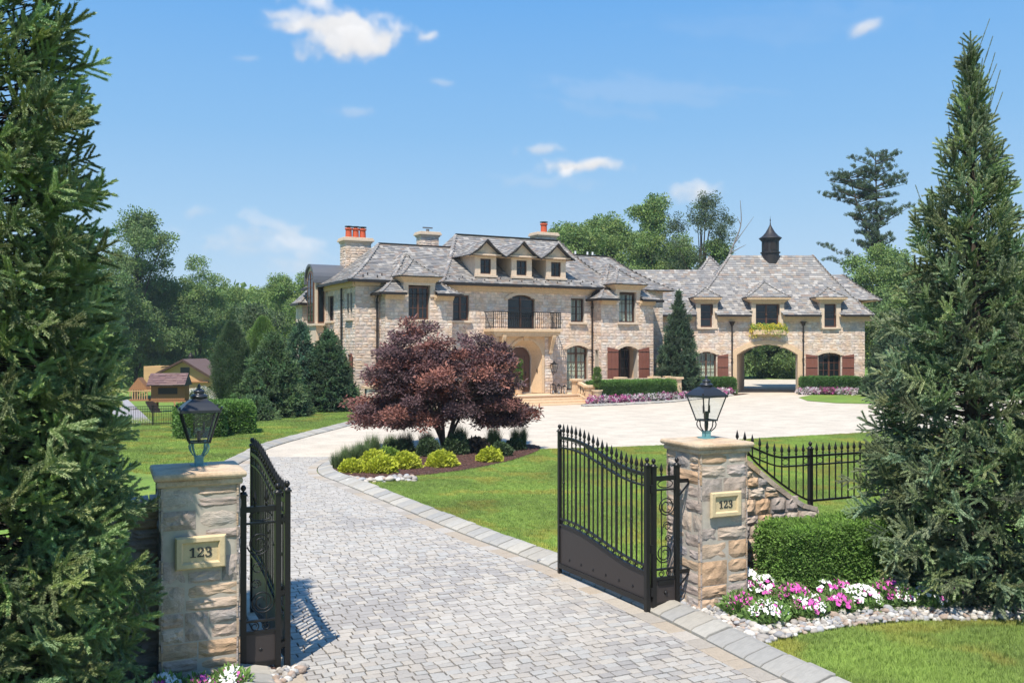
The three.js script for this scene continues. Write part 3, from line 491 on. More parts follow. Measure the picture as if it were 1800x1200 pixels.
// ---------- the house ----------
const houseTones = [[0.755, 0.588, 0.463], [0.694, 0.529, 0.405], [0.796, 0.646, 0.526], [0.653, 0.500, 0.405], [0.765, 0.607, 0.501], [0.714, 0.543, 0.405], [0.816, 0.681, 0.569], [0.673, 0.538, 0.458]].map((c) => col(...c));
const slateTones = [[0.221, 0.208, 0.198], [0.263, 0.246, 0.231], [0.315, 0.295, 0.273], [0.173, 0.165, 0.162], [0.273, 0.242, 0.209], [0.231, 0.216, 0.209], [0.389, 0.360, 0.328], [0.263, 0.210, 0.176], [0.215, 0.210, 0.207]].map((c) => col(...c));
M.houseV = std(col(1, 1, 1), { vertexColors: true, map: tStone, bumpMap: tStoneB, bumpScale: 0.008 });
function openingPath(K, o) { const p = new K(); p.moveTo(o.x0, o.y0); p.lineTo(o.x1, o.y0); p.lineTo(o.x1, o.y1 - o.rise); archTo(p, o.x1, o.x0, o.y1 - o.rise, o.rise); p.closePath(); return p; }
function archTo(p, xa, xb, y, rise, n = 14) { if (!rise) { p.lineTo(xb, y); return; } const hw = Math.abs(xa - xb) / 2, c = (xa + xb) / 2, dir = Math.sign(xa - xb);
  if (rise >= hw * 0.98) { for (let i = 1; i <= n; i++) { const a = Math.PI * i / n; p.lineTo(c + dir * hw * Math.cos(a), y + rise * Math.sin(a)); } return; }
  const rr = (hw * hw + rise * rise) / (2 * rise), half = Math.asin(hw / rr); for (let i = 1; i <= n; i++) { const a = half - 2 * half * i / n; p.lineTo(c + dir * rr * Math.sin(a), y + rise - rr + rr * Math.cos(a)); } }
const inset = (o, d, db = d) => ({ x0: o.x0 + d, x1: o.x1 - d, y0: o.y0 + db, y1: o.y1 - d, rise: o.rise ? Math.max(0, o.rise - d * 0.3) : 0 });
// wall in its own frame: x along, y up, face at z = 0 looking to +z
function wall(T, x, z, turn, len, h, openings, quota, y0 = 0, tones = houseTones, topAt) {
  const s = new THREE.Shape(); s.moveTo(0, y0); s.lineTo(len, y0); s.lineTo(len, y0 + h); s.lineTo(0, y0 + h); s.closePath(); for (const o of openings) s.holes.push(openingPath(THREE.Path, o));
  const g = new THREE.ExtrudeGeometry(s, { depth: 0.4, bevelEnabled: false }); g.translate(0, 0, -0.4);
  const w = part(T, 'wall', new Mb().add(g).geo(), M.mortar); w.position.set(x, 0, z); w.rotation.y = turn; w.updateMatrixWorld(true);
  const r = rng(Math.round(len * 1000 + x * 77 + h * 13)), items = [];
  let y = y0;
  while (y < y0 + h - 0.05) {
    let rh = 0.14 + r() * 0.13; if (y0 + h - y - rh < 0.1) rh = y0 + h - y;
    const block = [], mid = y + rh / 2;
    for (const o of openings) { if (y + rh < o.y0 + 0.03 || y > o.y1 - 0.03) continue; let a = o.x0, b = o.x1; const sp = o.y1 - o.rise; if (o.rise && mid > sp) { const k = Math.sqrt(clamp(1 - ((mid - sp) / o.rise) ** (o.rise > (b - a) * 0.4 ? 2 : 1))); const c = (a + b) / 2, hw = (b - a) / 2 * k; a = c - hw; b = c + hw; } block.push([a - 0.02, b + 0.02]); }
    block.sort((a, b) => a[0] - b[0]); let c0 = 0; const runs = []; for (const [a, b] of block) { if (a > c0) runs.push([c0, a]); c0 = Math.max(c0, b); } if (c0 < len) runs.push([c0, len]);
    for (const [a, b] of runs) { let u = a; while (u < b - 0.03) { let rw = 0.2 + r() * 0.36; if (b - u - rw < 0.13) rw = b - u;
      for (const [p, q] of rh > 0.23 && r() < 0.35 ? [[0, 0.5], [0.5, 1]] : [[0, 1]]) { const sh = rh * (q - p); items.push({ g: pick(r, ASH), m: new THREE.Matrix4().compose(V(u + rw / 2, y + rh * p + sh / 2, -0.01), new THREE.Quaternion(), V(rw - 0.014, sh - 0.014, 0.024 + r() * 0.02)), c: pick(r, tones) }); }
      u += rw; } }
    y += rh;
  }
  pieces(w, 'stone', 'stonework', items, M.houseV, quota);
  return w;
}
const onWall = (w, o) => { o.position.copy(w.position); o.rotation.y = w.rotation.y; return o; };
const extr = (s, d, z) => { const g = new THREE.ExtrudeGeometry(s, { depth: d, bevelEnabled: false }); g.translate(0, 0, z); return new Mb().add(g).geo(); };
function win(T, w, o, { cols = 2, rows = 3, curtain = false, sill = true, mid = true, deep = 0.14, mat = M.frame, transom = 0, arch = false, name = 'window' } = {}) {
  const s = openingPath(THREE.Shape, o); s.holes.push(openingPath(THREE.Path, inset(o, 0.085)));
  const f = onWall(w, part(T, name, extr(s, 0.09, -deep - 0.09), mat)), i = inset(o, 0.085), z = -deep - 0.05;
  part(f, 'pane', new Mb().add((() => { const g = new THREE.ShapeGeometry(openingPath(THREE.Shape, i)); g.translate(0, 0, z); return g; })()).geo(), curtain ? M.pane : M.glass);
  if (curtain) { const g = new Mb(), n = 26, x0 = i.x0 - 0.03, x1 = i.x1 + 0.03; for (let k = 0; k < n; k++) { const a = lerp(x0, x1, k / n), b = lerp(x0, x1, (k + 1) / n), za = z - 0.12 + 0.03 * Math.sin(k * 2.1), zb = z - 0.12 + 0.03 * Math.sin((k + 1) * 2.1); g.quad([a, i.y0, za], [b, i.y0, zb], [b, i.y1, zb], [a, i.y1, za]); } part(f, 'curtain', g.geo(), M.curtain); }
  const top = i.y1 - (transom || 0), mb = new Mb(), cx = (i.x0 + i.x1) / 2;
  if (transom) part(f, 'transom', boxG(cx, top, z + 0.02, i.x1 - i.x0, 0.08, 0.06), mat);
  if (mid) part(f, 'meeting_stile', boxG(cx, (i.y0 + i.y1 - 0.04) / 2, z + 0.02, 0.12, i.y1 - i.y0 - (i.rise ? 0.05 : 0), 0.06), mat);
  for (let k = 1; k < rows; k++) { const y = lerp(i.y0, transom ? top : i.y1 - i.rise * 0.5, k / rows); part(f, 'muntin', boxG(cx, y, z + 0.015, i.x1 - i.x0, 0.032, 0.03), mat); }
  const h2 = mid ? [[i.x0, cx - 0.06], [cx + 0.06, i.x1]] : [[i.x0, i.x1]];
  for (const [a, b] of h2) for (let k = 1; k < cols; k++) part(f, 'muntin', boxG(lerp(a, b, k / cols), (i.y0 + i.y1 - i.rise * 0.4) / 2, z + 0.016, 0.03, i.y1 - i.y0 - i.rise * 0.5, 0.03), mat);
  if (sill) { const g = bevelBox(o.x1 - o.x0 + 0.3, 0.13, 0.24, 0.015); g.translate(cx, o.y0 - 0.07, 0.06); part(f, 'sill', new Mb().add(g).geo(), M.limePale); }
  if (arch) { const hw = (o.x1 - o.x0) / 2, oo = { x0: o.x0 - 0.22, x1: o.x1 + 0.22, y0: o.y1 - o.rise, y1: o.y1 + 0.2, rise: o.rise + 0.1 }, sh = openingPath(THREE.Shape, oo); sh.holes.push(openingPath(THREE.Path, { ...o, y0: o.y1 - o.rise + 0.001 })); part(f, 'arch_surround', extr(sh, 0.1, -0.02), M.limePale); }
  return f;
}
function shutter(T, w, x0, x1, y0, y1, z, tilt = 0, slope = 0) {
  const s = new THREE.Shape(); s.moveTo(x0, y0); s.lineTo(x1, y0); s.lineTo(x1, y1 + (slope > 0 ? slope : 0)); s.lineTo(x0, y1 + (slope < 0 ? -slope : 0)); s.closePath();
  const f = onWall(w, part(T, 'shutter', extr(s, 0.03, z), M.shutter)), n = 3, L = x1 - x0;
  for (let k = 0; k < n; k++) part(f, 'board', boxG(x0 + L * (k + 0.5) / n, (y0 + y1) / 2, z + 0.04, L / n - 0.012, y1 - y0 - 0.02, 0.02), M.shutter);
  for (const t of [0.06, 0.52, 0.94]) part(f, 'strap_hinge', boxG((x0 + x1) / 2, lerp(y0, y1, t), z + 0.058, L * 0.96, 0.04, 0.014), M.gutter);
}
// hipped or gabled roof with slates; rows climb from the eave to the ridge, a little flared at the foot
function roof(T, name, { x0, x1, zf, zb, y0, y1, a, b, c, d, flare = 0.3, sides = 'fl', quota = 0, row = 0.23, gutter = '', tones = slateTones, mat = M.slateV, sw = 1, cuts = [], gable = false }) {
  const E = [V(x0, y0, zf), V(x1, y0, zf), V(x1, y0, zb), V(x0, y0, zb)], K = [a, b, c, d].map(([x, z]) => V(x, y1, z)), hh = (s) => s * (1 - flare) + flare * s * s;
  const at = (i, s) => { const p = E[i].clone().lerp(K[i], s); p.y = lerp(y0, y1, hh(s)); return p; };
  const und = new Mb(), items = [], r = rng(Math.round((x0 * 7 + x1 * 13 + zf * 31) * 100));
  for (const [i, j, tagc] of [[0, 1, 'f'], [1, 2, 'r'], [2, 3, 'b'], [3, 0, 'l']]) {
    const slope = E[i].clone().lerp(E[j], 0.5).distanceTo(K[i].clone().lerp(K[j], 0.5)); if (slope < 0.05 || (gable && (tagc === 'f' || tagc === 'b'))) continue; const cutAt = (p) => tagc === 'f' && cuts.some(([ca, cb, cz]) => p.x > ca && p.x < cb && p.z > cz);
    const n = Math.max(2, Math.round(slope / row)), nu = cuts.length ? 20 : 8;
    for (let k = 0; k < nu; k++) { const s0 = k / nu, s1 = (k + 1) / nu, q = [at(i, s0), at(j, s0), at(j, s1), at(i, s1)]; q.forEach((p) => { p.y -= 0.03; }); const nx = cuts.length && tagc === 'f' ? 120 : 1; for (let e = 0; e < nx; e++) { const m4 = (u, v) => q[0].clone().lerp(q[1], u).lerp(q[3].clone().lerp(q[2], u), v), qq = [m4(e / nx, 0), m4((e + 1) / nx, 0), m4((e + 1) / nx, 1), m4(e / nx, 1)]; if (cutAt(m4((e + 0.5) / nx, 0.5))) continue; und.quad(...qq.map((p) => p.toArray())); } }
    if (!sides.includes(tagc)) continue;
    for (let k = 0; k < n; k++) {
      const s0 = k / n, s1 = Math.min(1, (k + 1.35) / n), L0 = at(i, s0), R0 = at(j, s0), L1 = at(i, s1), R1 = at(j, s1), len = L0.distanceTo(R0); if (len < 0.08) continue;
      const X = R0.clone().sub(L0).normalize(); let u = -r() * 0.2;
      while (u < len) {
        let w = (0.18 + r() * 0.22) * sw, ua = Math.max(0, u), ub = Math.min(len, u + w); u += w; if (ub - ua < 0.05) continue; if (len - ub < 0.08) { ub = len; u = len; }
        const t = (ua + ub) / 2 / len, p = L0.clone().lerp(R0, t), q = L1.clone().lerp(R1, t), up = q.clone().sub(p); if (cutAt(p)) continue; up.addScaledVector(X, -up.dot(X));
        const N = V(0, 0, 0).crossVectors(X, up).normalize();
        items.push({ g: WEDGE, m: basis(X.clone().multiplyScalar(ub - ua - 0.006), up.clone().multiplyScalar(1 + (r() - 0.5) * 0.05), N.multiplyScalar(0.04 + r() * 0.02), p.addScaledVector(up, -0.03 * r())), c: pick(r, tones) });
      }
    }
    if (gutter.includes(tagc)) { const A = at(i, 0), B = at(j, 0), out = E[i].clone().lerp(E[j], 0.5).sub(K[i].clone().lerp(K[j], 0.5)); out.y = 0; out.normalize(); A.addScaledVector(out, 0.06); B.addScaledVector(out, 0.06); A.y -= 0.07; B.y -= 0.07; part(T, 'gutter', new Mb().bar(A, B, 0.13, 0.13).geo(), M.gutter); }
  }
  const hip = new Mb(), hc = tones[1]; for (const [i, use] of [[0, 'fl'], [1, 'fr']]) if (!gable && use.split('').every((q) => sides.includes(q)) && E[i].distanceTo(K[i]) > 0.5) for (let k = 0; k < 24; k++) { const A = at(i, k / 24), B = at(i, (k + 1.1) / 24); A.y += 0.045; B.y += 0.03; hip.bar(A, B, 0.2, 0.035, pick(r, tones)); }
  const o = part(T, name, und.geo(), M.underlay); if (hip.p.length) part(o, 'hip_cap', hip.geo(), mat); o.updateMatrixWorld(true); if (items.length) pieces(o, 'slate', 'slates', items, mat, quota);
  if (E[0].distanceTo(E[1]) > 2) { const g = new Mb(), sy = y0 - 0.05, zi = zf - 0.55, xs = [x0, ...cuts.flatMap(([ca, cb]) => [ca, cb]), x1]; for (let k = 0; k < xs.length; k += 2) g.quad([xs[k], sy, zf], [xs[k + 1], sy, zf], [xs[k + 1], sy, zi], [xs[k], sy, zi]); if (sides.includes('l') && !gable) g.quad([x0, sy, zi], [x0 + 0.6, sy, zi], [x0 + 0.6, sy, zb], [x0, sy, zb]); if (sides.includes('r') && !gable) g.quad([x1 - 0.6, sy, zi], [x1, sy, zi], [x1, sy, zb], [x1 - 0.6, sy, zb]); part(o, 'soffit', g.geo(), M.lime); }
  return o;
}
const ridgeX = (xa, xb, z) => ({ a: [xa, z], b: [xb, z], c: [xb, z], d: [xa, z] }), ridgeZ = (x, za, zb) => ({ a: [x, za], b: [x, za], c: [x, zb], d: [x, zb] });
function downspout(T, x, z, y0, y1, head = false, r = 0.055) { const m = new Mb().rod(V(x, y0, z), V(x, y1, z), r); if (head) m.rod(V(x, y1 - 0.25, z + 0.03), V(x, y1, z + 0.03), 0.08, 0.19, 8).box(x, y1 + 0.02, z + 0.03, 0.36, 0.06, 0.3); else m.rod(V(x, y1, z), V(x, y1 + 0.3, z + 0.3), r); for (let y = y0 + 0.8; y < y1; y += 1.6) m.box(x, y, z, 0.16, 0.05, 0.12); part(T, 'downspout', m.geo(), M.gutter); }
function chimney(T, x, z, sx, sz, y0, y1, pots, turn = 0) {
  const c = part(T, 'chimney', new Mb().box(x, (y0 + y1) / 2, z, sx - 0.06, y1 - y0, sz - 0.06).geo(), M.mortar), items = [], r = rng(Math.round(x * 50 + 900)); c.updateMatrixWorld(true);
  for (const [fx, fz, t, w] of [[x - sx / 2, z + sz / 2 - 0.03, 0, sx], [x - sx / 2 + 0.03, z - sz / 2, -Math.PI / 2, sz]]) faceStones(items, faceAt(fx, y0, fz, t), w, y1 - y0, r, houseTones, ASH, 0.14, 0.24, 0.25, 0.5, 0.05);
  pieces(c, 'stone', 'stonework', items, M.houseV, 0);
  for (const [e, y, h] of [[0.12, y1 - 0.05, 0.1], [0.3, y1 + 0.07, 0.14], [0.2, y1 + 0.19, 0.1]]) { const g = bevelBox(sx + e, h, sz + e, 0.02); g.translate(x, y, z); part(c, 'chimney_cap', new Mb().add(g).geo(), M.limePale); }
  for (const [dx, hgt, rad] of pots) { const p = [[rad * 0.86, 0], [rad * 0.8, hgt * 0.7], [rad * 0.78, hgt * 0.82], [rad, hgt * 0.86], [rad, hgt], [rad * 0.7, hgt]].map(([u, v]) => new THREE.Vector2(u, v)); const g = new THREE.LatheGeometry(p, 14); g.translate(x + dx, y1 + 0.24, z); const pt = part(c, 'chimney_pot', g, M.pot); part(pt, 'pot_lid', new Mb().add(new THREE.CylinderGeometry(rad * 1.05, rad * 1.05, 0.05, 12).translate(x + dx, y1 + 0.24 + hgt + 0.1, z)).add(new THREE.CylinderGeometry(rad * 0.5, rad * 0.5, 0.12, 8).translate(x + dx, y1 + 0.24 + hgt + 0.04, z)).geo(), M.gutter); }
  return c;
}

// main block: x along the front, z towards the forecourt
const HA = R(28), H = thing('stone_mansion', 'cream stone mansion with slate roofs, balcony and three gabled dormers', 'house', 2.14, 0, -57, HA);
{
  const EV = 7.15;
  // front wall between and beside the bays
  const o = { ul: { x0: 6.03, x1: 7.07, y0: 4.95, y1: 6.46, rise: 0 }, fr: { x0: 9.72, x1: 11.6, y0: 4.5, y1: 6.58, rise: 0.28 }, ur: { x0: 14.25, x1: 15.23, y0: 4.95, y1: 6.46, rise: 0 }, gr: { x0: 13.95, x1: 15.5, y0: 0.62, y1: 3.46, rise: 0.22 }, dr: { x0: 9.8, x1: 11.3, y0: 0.55, y1: 3.4, rise: 0.75 } };
  const wf = wall(H, -12.42, 0, 0, 21.5, EV, Object.values(o), 110);
  win(H, wf, o.ul, { rows: 3, cols: 1, mat: M.frameWarm }); win(H, wf, o.fr, { rows: 3, cols: 1, sill: false, arch: true }); win(H, wf, o.ur, { rows: 3, cols: 2, curtain: true }); win(H, wf, o.gr, { rows: 4, cols: 2, curtain: true, transom: 0.42, sill: false, arch: true, mat: M.frameWarm });
  { const d = onWall(wf, part(H, 'door', extr(openingPath(THREE.Shape, o.dr), 0.06, -0.2), M.frameWarm)); for (let k = 0; k < 4; k++) part(d, 'door_board', boxG(9.99 + k * 0.373, 1.7, -0.125, 0.35, 2.2, 0.03), M.frameWarm); part(d, 'door_handle', new Mb().rod(V(11.0, 1.55, -0.08), V(11.0, 1.85, -0.08), 0.02).geo(), M.gutter); }
  // left side, turned to face along -x
  const sL = [{ x0: 9.0 - 1.45, x1: 9.0 - 1.1, y0: 5.0, y1: 6.45, rise: 0 }, { x0: 9.0 - 0.85, x1: 9.0 - 0.5, y0: 5.0, y1: 6.45, rise: 0 }, { x0: 9.0 - 5.3, x1: 9.0 - 4.1, y0: 4.95, y1: 6.46, rise: 0 }, { x0: 9.0 - 1.3, x1: 9.0 - 0.7, y0: 1.2, y1: 3.0, rise: 0.1 }, { x0: 9.0 - 5.2, x1: 9.0 - 3.4, y0: 0.6, y1: 3.4, rise: 0.7 }];
  const wl = wall(H, -12.42, -9.0, -Math.PI / 2, 9.0, EV, sL, 70);
  win(H, wl, sL[0], { rows: 2, cols: 1, mid: false }); win(H, wl, sL[1], { rows: 2, cols: 1, mid: false }); win(H, wl, sL[2], { rows: 3, cols: 1 }); win(H, wl, sL[3], { rows: 2, cols: 1, mid: false }); win(H, wl, sL[4], { rows: 3, cols: 2, arch: true });
  shutter(H, wl, 9 - 1.75, 9 - 1.35, 1.0, 3.0, 0.09); shutter(H, wl, 9 - 0.65, 9 - 0.25, 1.0, 3.0, 0.09);
  part(H, 'string_course', new Mb().box(-12.55, 3.95, -6.2, 0.34, 0.16, 5.8).box(-12.6, 4.14, -6.2, 0.44, 0.1, 6).box(-12.52, 3.55, -6.2, 0.26, 0.12, 5.8).geo(), M.limePale);
  wall(H, 9.08, 0, Math.PI / 2, 9, EV, [], 0); part(H, 'rear_wall', boxG(-1.7, EV / 2, -9.2, 21.6, EV, 0.4), M.mortar);
  // oriel on the left side with a barrel roof of zinc
  { const q = part(H, 'oriel', new Mb().box(-12.75, 5.5, -6.6, 0.62, 4.1, 1.88).geo(), M.limePale); part(q, 'oriel_arch', (() => { const s = new THREE.Shape(); s.moveTo(-0.93, 7.5); s.lineTo(0.93, 7.5); archTo(s, 0.93, -0.93, 7.5, 0.86); s.closePath(); const g = new THREE.ExtrudeGeometry(s, { depth: 3.6, bevelEnabled: false }); g.rotateY(-Math.PI / 2); g.translate(-9.5, 0, -6.6); return new Mb().add(g).geo(); })(), M.limePale);
    part(q, 'barrel_roof', (() => { const s = new THREE.Shape(); s.moveTo(-1.1, 7.3); s.lineTo(-0.95, 7.3); for (let i = 0; i <= 14; i++) { const a = Math.PI - Math.PI * i / 14; s.lineTo(0.95 * Math.cos(a), 7.5 + 0.88 * Math.sin(a)); } s.lineTo(1.1, 7.3); for (let i = 0; i <= 14; i++) { const a = Math.PI * i / 14; s.lineTo(1.1 * Math.cos(a), 7.5 + 1.03 * Math.sin(a)); } s.closePath(); const g = new THREE.ExtrudeGeometry(s, { depth: 3.7, bevelEnabled: false }); g.rotateY(-Math.PI / 2); g.translate(-9.55, 0, -6.6); return new Mb().add(g).geo(); })(), M.zinc);
    part(q, 'oriel_sill', new Mb().box(-12.8, 4.75, -6.6, 0.75, 0.14, 2.5).box(-12.78, 3.55, -6.6, 0.7, 0.2, 2.4).geo(), M.limePale);
    for (const [dz, w] of [[0, 1.3]]) { const s = { x0: -w / 2, x1: w / 2, y0: 4.85, y1: 8.1, rise: 0.62 }, sh = openingPath(THREE.Shape, s); sh.holes.push(openingPath(THREE.Path, inset(s, 0.09))); const f = part(H, 'window', extr(sh, 0.07, 0.0), M.frameWarm); f.position.set(-13.09, 0, -6.6); f.rotation.y = -Math.PI / 2; part(f, 'pane', (() => { const g = new THREE.ShapeGeometry(openingPath(THREE.Shape, inset(s, 0.09))); g.translate(0, 0, 0.05); return new Mb().add(g).geo(); })(), M.glass); for (let k = 1; k < 6; k++) part(f, 'muntin', boxG(0, 4.85 + k * 0.55, 0.06, w - 0.15, 0.04, 0.03), M.frameWarm); part(f, 'meeting_stile', boxG(0, 6.4, 0.065, 0.07, 3.1, 0.04), M.frameWarm); }
    const f = part(H, 'window', boxG(-12.75, 6.0, -5.64, 0.4, 2.3, 0.03), M.frameWarm); part(f, 'pane', boxG(-12.75, 6.0, -5.63, 0.3, 2.15, 0.03), M.glass); }
  // lower block beyond on the left
  { const w = wall(H, -12.95, -9.2, 0, 0.6, 6.2, [], 0); wall(H, -12.95, -10.8, -Math.PI / 2, 1.6, 6.2, [], 0); roof(H, 'side_roof', { x0: -13.2, x1: -9, zf: -8.9, zb: -11, y0: 6.2, y1: 7.9, ...ridgeX(-11.8, -9, -10), sides: 'fl', gutter: 'fl' }); part(H, 'string_course', boxG(-12.85, 3.6, -9.2, 0.8, 0.2, 0.4), M.limePale); }
  // bays
  for (const [bx, curtain, quota, left] of [[-11.0, false, 40, true], [3.45, true, 40, false]]) {
    const W = 4.1, up = { x0: 1.4, x1: 2.66, y0: 4.95, y1: 6.82, rise: 0 }, lo = { x0: 1.3, x1: 2.8, y0: 0.62, y1: 3.42, rise: 0.24 };
    const wb = wall(H, bx, 1.0, 0, W, 6.4, [{ ...up, y1: 6.4 }, lo], quota), ws = wall(H, bx, 0.0, -Math.PI / 2, 1.0, 6.4, left ? [] : [{ x0: 0.3, x1: 0.75, y0: 1.1, y1: 3.3, rise: 0.2 }], 10); wall(H, bx + W, 1.0, Math.PI / 2, 1.0, 6.4, [], 0);
    if (!left) part(H, 'niche_back', boxG(bx + 0.34, 2.2, 0.48, 0.03, 2.4, 0.6), M.limePale);
    win(H, wb, up, { rows: 3, cols: 2, curtain, mat: left ? M.frameWarm : M.frame });
    if (left) win(H, wb, lo, { rows: 3, cols: 2, arch: true }); else { const f = win(H, wb, lo, { rows: 4, cols: 2, arch: true, sill: false, deep: 0.85, mid: true, name: 'porch_door' }); part(f, 'reveal', new Mb().box(lo.x1 + 0.03, 2, -0.6, 0.05, 3.0, 0.8).box(lo.x0 - 0.03, 2, -0.6, 0.05, 3.0, 0.8).geo(), M.lime); }
    shutter(H, wb, 0.42, 1.24, 0.62, 3.2, 0.1, 0, -0.16); shutter(H, wb, 2.86, 3.68, 0.62, 3.2, 0.1, 0, 0.16);
    // bay roof and the wall dormer that breaks its eave
    roof(H, 'bay_roof', { x0: bx - 0.42, x1: bx + W + 0.42, zf: 1.45, zb: -3.2, y0: 6.42, y1: 8.9, ...ridgeZ(bx + W / 2, -1.2, -3.2), flare: 0.42, sides: 'flr', quota: left ? 60 : 20, gutter: 'lr', cuts: [[bx + 1.06, bx + 3.0, 0.05]] });
    for (const [ga, gb] of [[bx - 0.42, bx + 1.1], [bx + 2.96, bx + W + 0.42]]) part(H, 'gutter', new Mb().bar(V(ga, 6.36, 1.51), V(gb, 6.36, 1.51), 0.12).geo(), M.gutter);
    for (const sx of [[bx - 0.05, bx + 1.1], [bx + 2.96, bx + W + 0.05]]) part(H, 'cornice', new Mb().box((sx[0] + sx[1]) / 2, 6.27, 1.1, sx[1] - sx[0], 0.16, 0.24).box((sx[0] + sx[1]) / 2, 6.13, 1.06, sx[1] - sx[0], 0.12, 0.14).geo(), M.lime);
    const dm = part(H, 'wall_dormer', new Mb().box(bx + 1.21, 6.65, 0.55, 0.3, 0.8, 1.06).box(bx + 2.85, 6.65, 0.55, 0.3, 0.8, 1.06).box(bx + 2.03, 6.98, 0.62, 1.94, 0.16, 1.0).geo(), M.limePale);
    part(dm, 'dormer_cornice', (() => { const m = new Mb(); for (let k = 0; k < 4; k++) m.box(bx + 2.03, 7.08 + k * 0.075, 0.55, 2.0 + k * 0.17, 0.077, 1.2 + k * 0.16); return m.geo(); })(), M.lime);
    roof(H, 'dormer_roof', { x0: bx + 2.03 - 1.34, x1: bx + 2.03 + 1.34, zf: 1.46, zb: -3.4, y0: 7.38, y1: 8.45, ...ridgeZ(bx + 2.03, -0.1, -3.4), flare: 0.35, sides: 'flr', quota: 0 });
  }
  // roofs
  roof(H, 'roof', { x0: -12.9, x1: -2, zf: 0.47, zb: -9.4, y0: EV, y1: 9.75, ...ridgeX(-9.5, -2, -4.3), flare: 0.3, sides: 'fl', quota: 110, gutter: 'fl' });
  roof(H, 'roof', { x0: -7.3, x1: 5.4, zf: 0.49, zb: -10.6, y0: EV + 0.02, y1: 10.7, ...ridgeX(-3.9, 3.9, -5.1), flare: 0.3, sides: 'flr', quota: 100, gutter: 'f' });
  roof(H, 'roof', { x0: -2, x1: 9.75, zf: 0.45, zb: -9.4, y0: EV - 0.02, y1: 9.7, ...ridgeX(-2, 7.6, -4.3), flare: 0.3, sides: 'fr', quota: 0 });
  part(H, 'ridge_cap', new Mb().bar(V(-9.5, 9.8, -4.3), V(-3, 9.8, -4.3), 0.2, 0.07).bar(V(-3.9, 10.76, -5.1), V(3.9, 10.76, -5.1), 0.2, 0.08).bar(V(2, 9.75, -4.3), V(7.6, 9.75, -4.3), 0.2, 0.07).geo(), M.gutter);
  part(H, 'cornice', new Mb().box(-1.75, EV - 0.17, 0.1, 10.4, 0.24, 0.26).box(-1.75, EV - 0.36, 0.06, 10.4, 0.16, 0.16).box(-11.75, EV - 0.17, 0.1, 1.5, 0.24, 0.26).box(-12.5, EV - 0.2, -4.4, 0.2, 0.3, 9).geo(), M.lime);
  { const m = new Mb(); for (let x = -6.8; x < 3.4; x += 0.3) m.box(x, EV - 0.09, 0.29, 0.13, 0.1, 0.16); part(H, 'dentils', m.geo(), M.lime).userData.kind = 'stuff'; }
  // gabled dormers
  for (const cx of [-4.05, -1.55, 0.93]) {
    const z = -0.35, d = part(H, 'dormer', (() => { const s = new THREE.Shape(); s.moveTo(cx - 0.72, 7.6); s.lineTo(cx + 0.72, 7.6); s.lineTo(cx + 0.72, 8.95); s.lineTo(cx + 0.95, 8.98); s.lineTo(cx, 9.78); s.lineTo(cx - 0.95, 8.98); s.lineTo(cx - 0.72, 8.95); s.closePath(); const k = new THREE.Path(); k.moveTo(cx - 0.36, 7.82); k.lineTo(cx - 0.36, 8.75); k.lineTo(cx + 0.36, 8.75); k.lineTo(cx + 0.36, 7.82); k.closePath(); s.holes.push(k); return extr(s, 2.2, z - 2.2); })(), M.limePale);
    const o2 = { x0: cx - 0.36, x1: cx + 0.36, y0: 7.82, y1: 8.75, rise: 0 }, sh = openingPath(THREE.Shape, o2); sh.holes.push(openingPath(THREE.Path, inset(o2, 0.07))); part(d, 'dormer_window', extr(sh, 0.08, z - 0.16), M.frame); part(d, 'pane', boxG(cx, 8.28, z - 0.14, 0.6, 0.8, 0.02), M.glass); part(d, 'muntin', new Mb().box(cx, 8.28, z - 0.11, 0.05, 0.8, 0.03).box(cx, 8.3, z - 0.11, 0.6, 0.035, 0.028).geo(), M.frame); part(d, 'sill', boxG(cx, 7.68, z + 0.04, 1.5, 0.12, 0.2), M.limePale);
    part(d, 'pediment_moulding', new Mb().box(cx, 8.98, z + 0.09, 2.0, 0.1, 0.2).geo(), M.limePale);
    roof(H, 'dormer_roof', { x0: cx - 1.22, x1: cx + 1.22, zf: z + 0.3, zb: -3.6, y0: 8.92, y1: 9.9, ...ridgeZ(cx, z + 0.3, -3.6), flare: 0.3, sides: 'lr', quota: 0, row: 0.2, gable: true });
    part(H, 'dormer_verge', new Mb().bar(V(cx - 1.24, 8.86, z + 0.31), V(cx - 0.55, 9.28, z + 0.31), 0.05, 0.07).bar(V(cx - 0.55, 9.28, z + 0.31), V(cx, 9.88, z + 0.31), 0.05, 0.07).bar(V(cx + 0.55, 9.28, z + 0.31), V(cx, 9.88, z + 0.31), 0.05, 0.07).bar(V(cx + 1.24, 8.86, z + 0.31), V(cx + 0.55, 9.28, z + 0.31), 0.05, 0.07).geo(), M.gutter);
  }
  { const m = new Mb(), r = rng(8); for (let x = -12; x < 3.4; x += 0.85) for (const dz of [0, 0.32]) { const s = (0.35 + dz) / 5.6; m.box(x + dz * 1.2, EV + 0.09 + lerp(0, 3.4, s * 0.72), 0.12 - dz, 0.05, 0.16, 0.05); } part(H, 'snow_guards', m.geo(), M.gutter).userData.kind = 'stuff'; }
  chimney(H, -10.35, -6.2, 1.7, 1.1, 8.2, 10.0, [[-0.46, 0.62, 0.24], [0, 0.62, 0.24], [0.46, 0.62, 0.24]]);
  chimney(H, -4.55, -8.3, 1.3, 0.9, 8.8, 10.95, []); part(H, 'chimney_cowl', new Mb().rod(V(-4.55, 11.1, -8.3), V(-4.55, 11.4, -8.3), 0.12).bar(V(-4.9, 11.5, -8.3), V(-4.2, 11.5, -8.3), 0.12, 0.08).geo(), M.zinc);
  chimney(H, 3.3, -6.0, 1.5, 1.0, 9.2, 11.1, [[0, 0.66, 0.27]]);
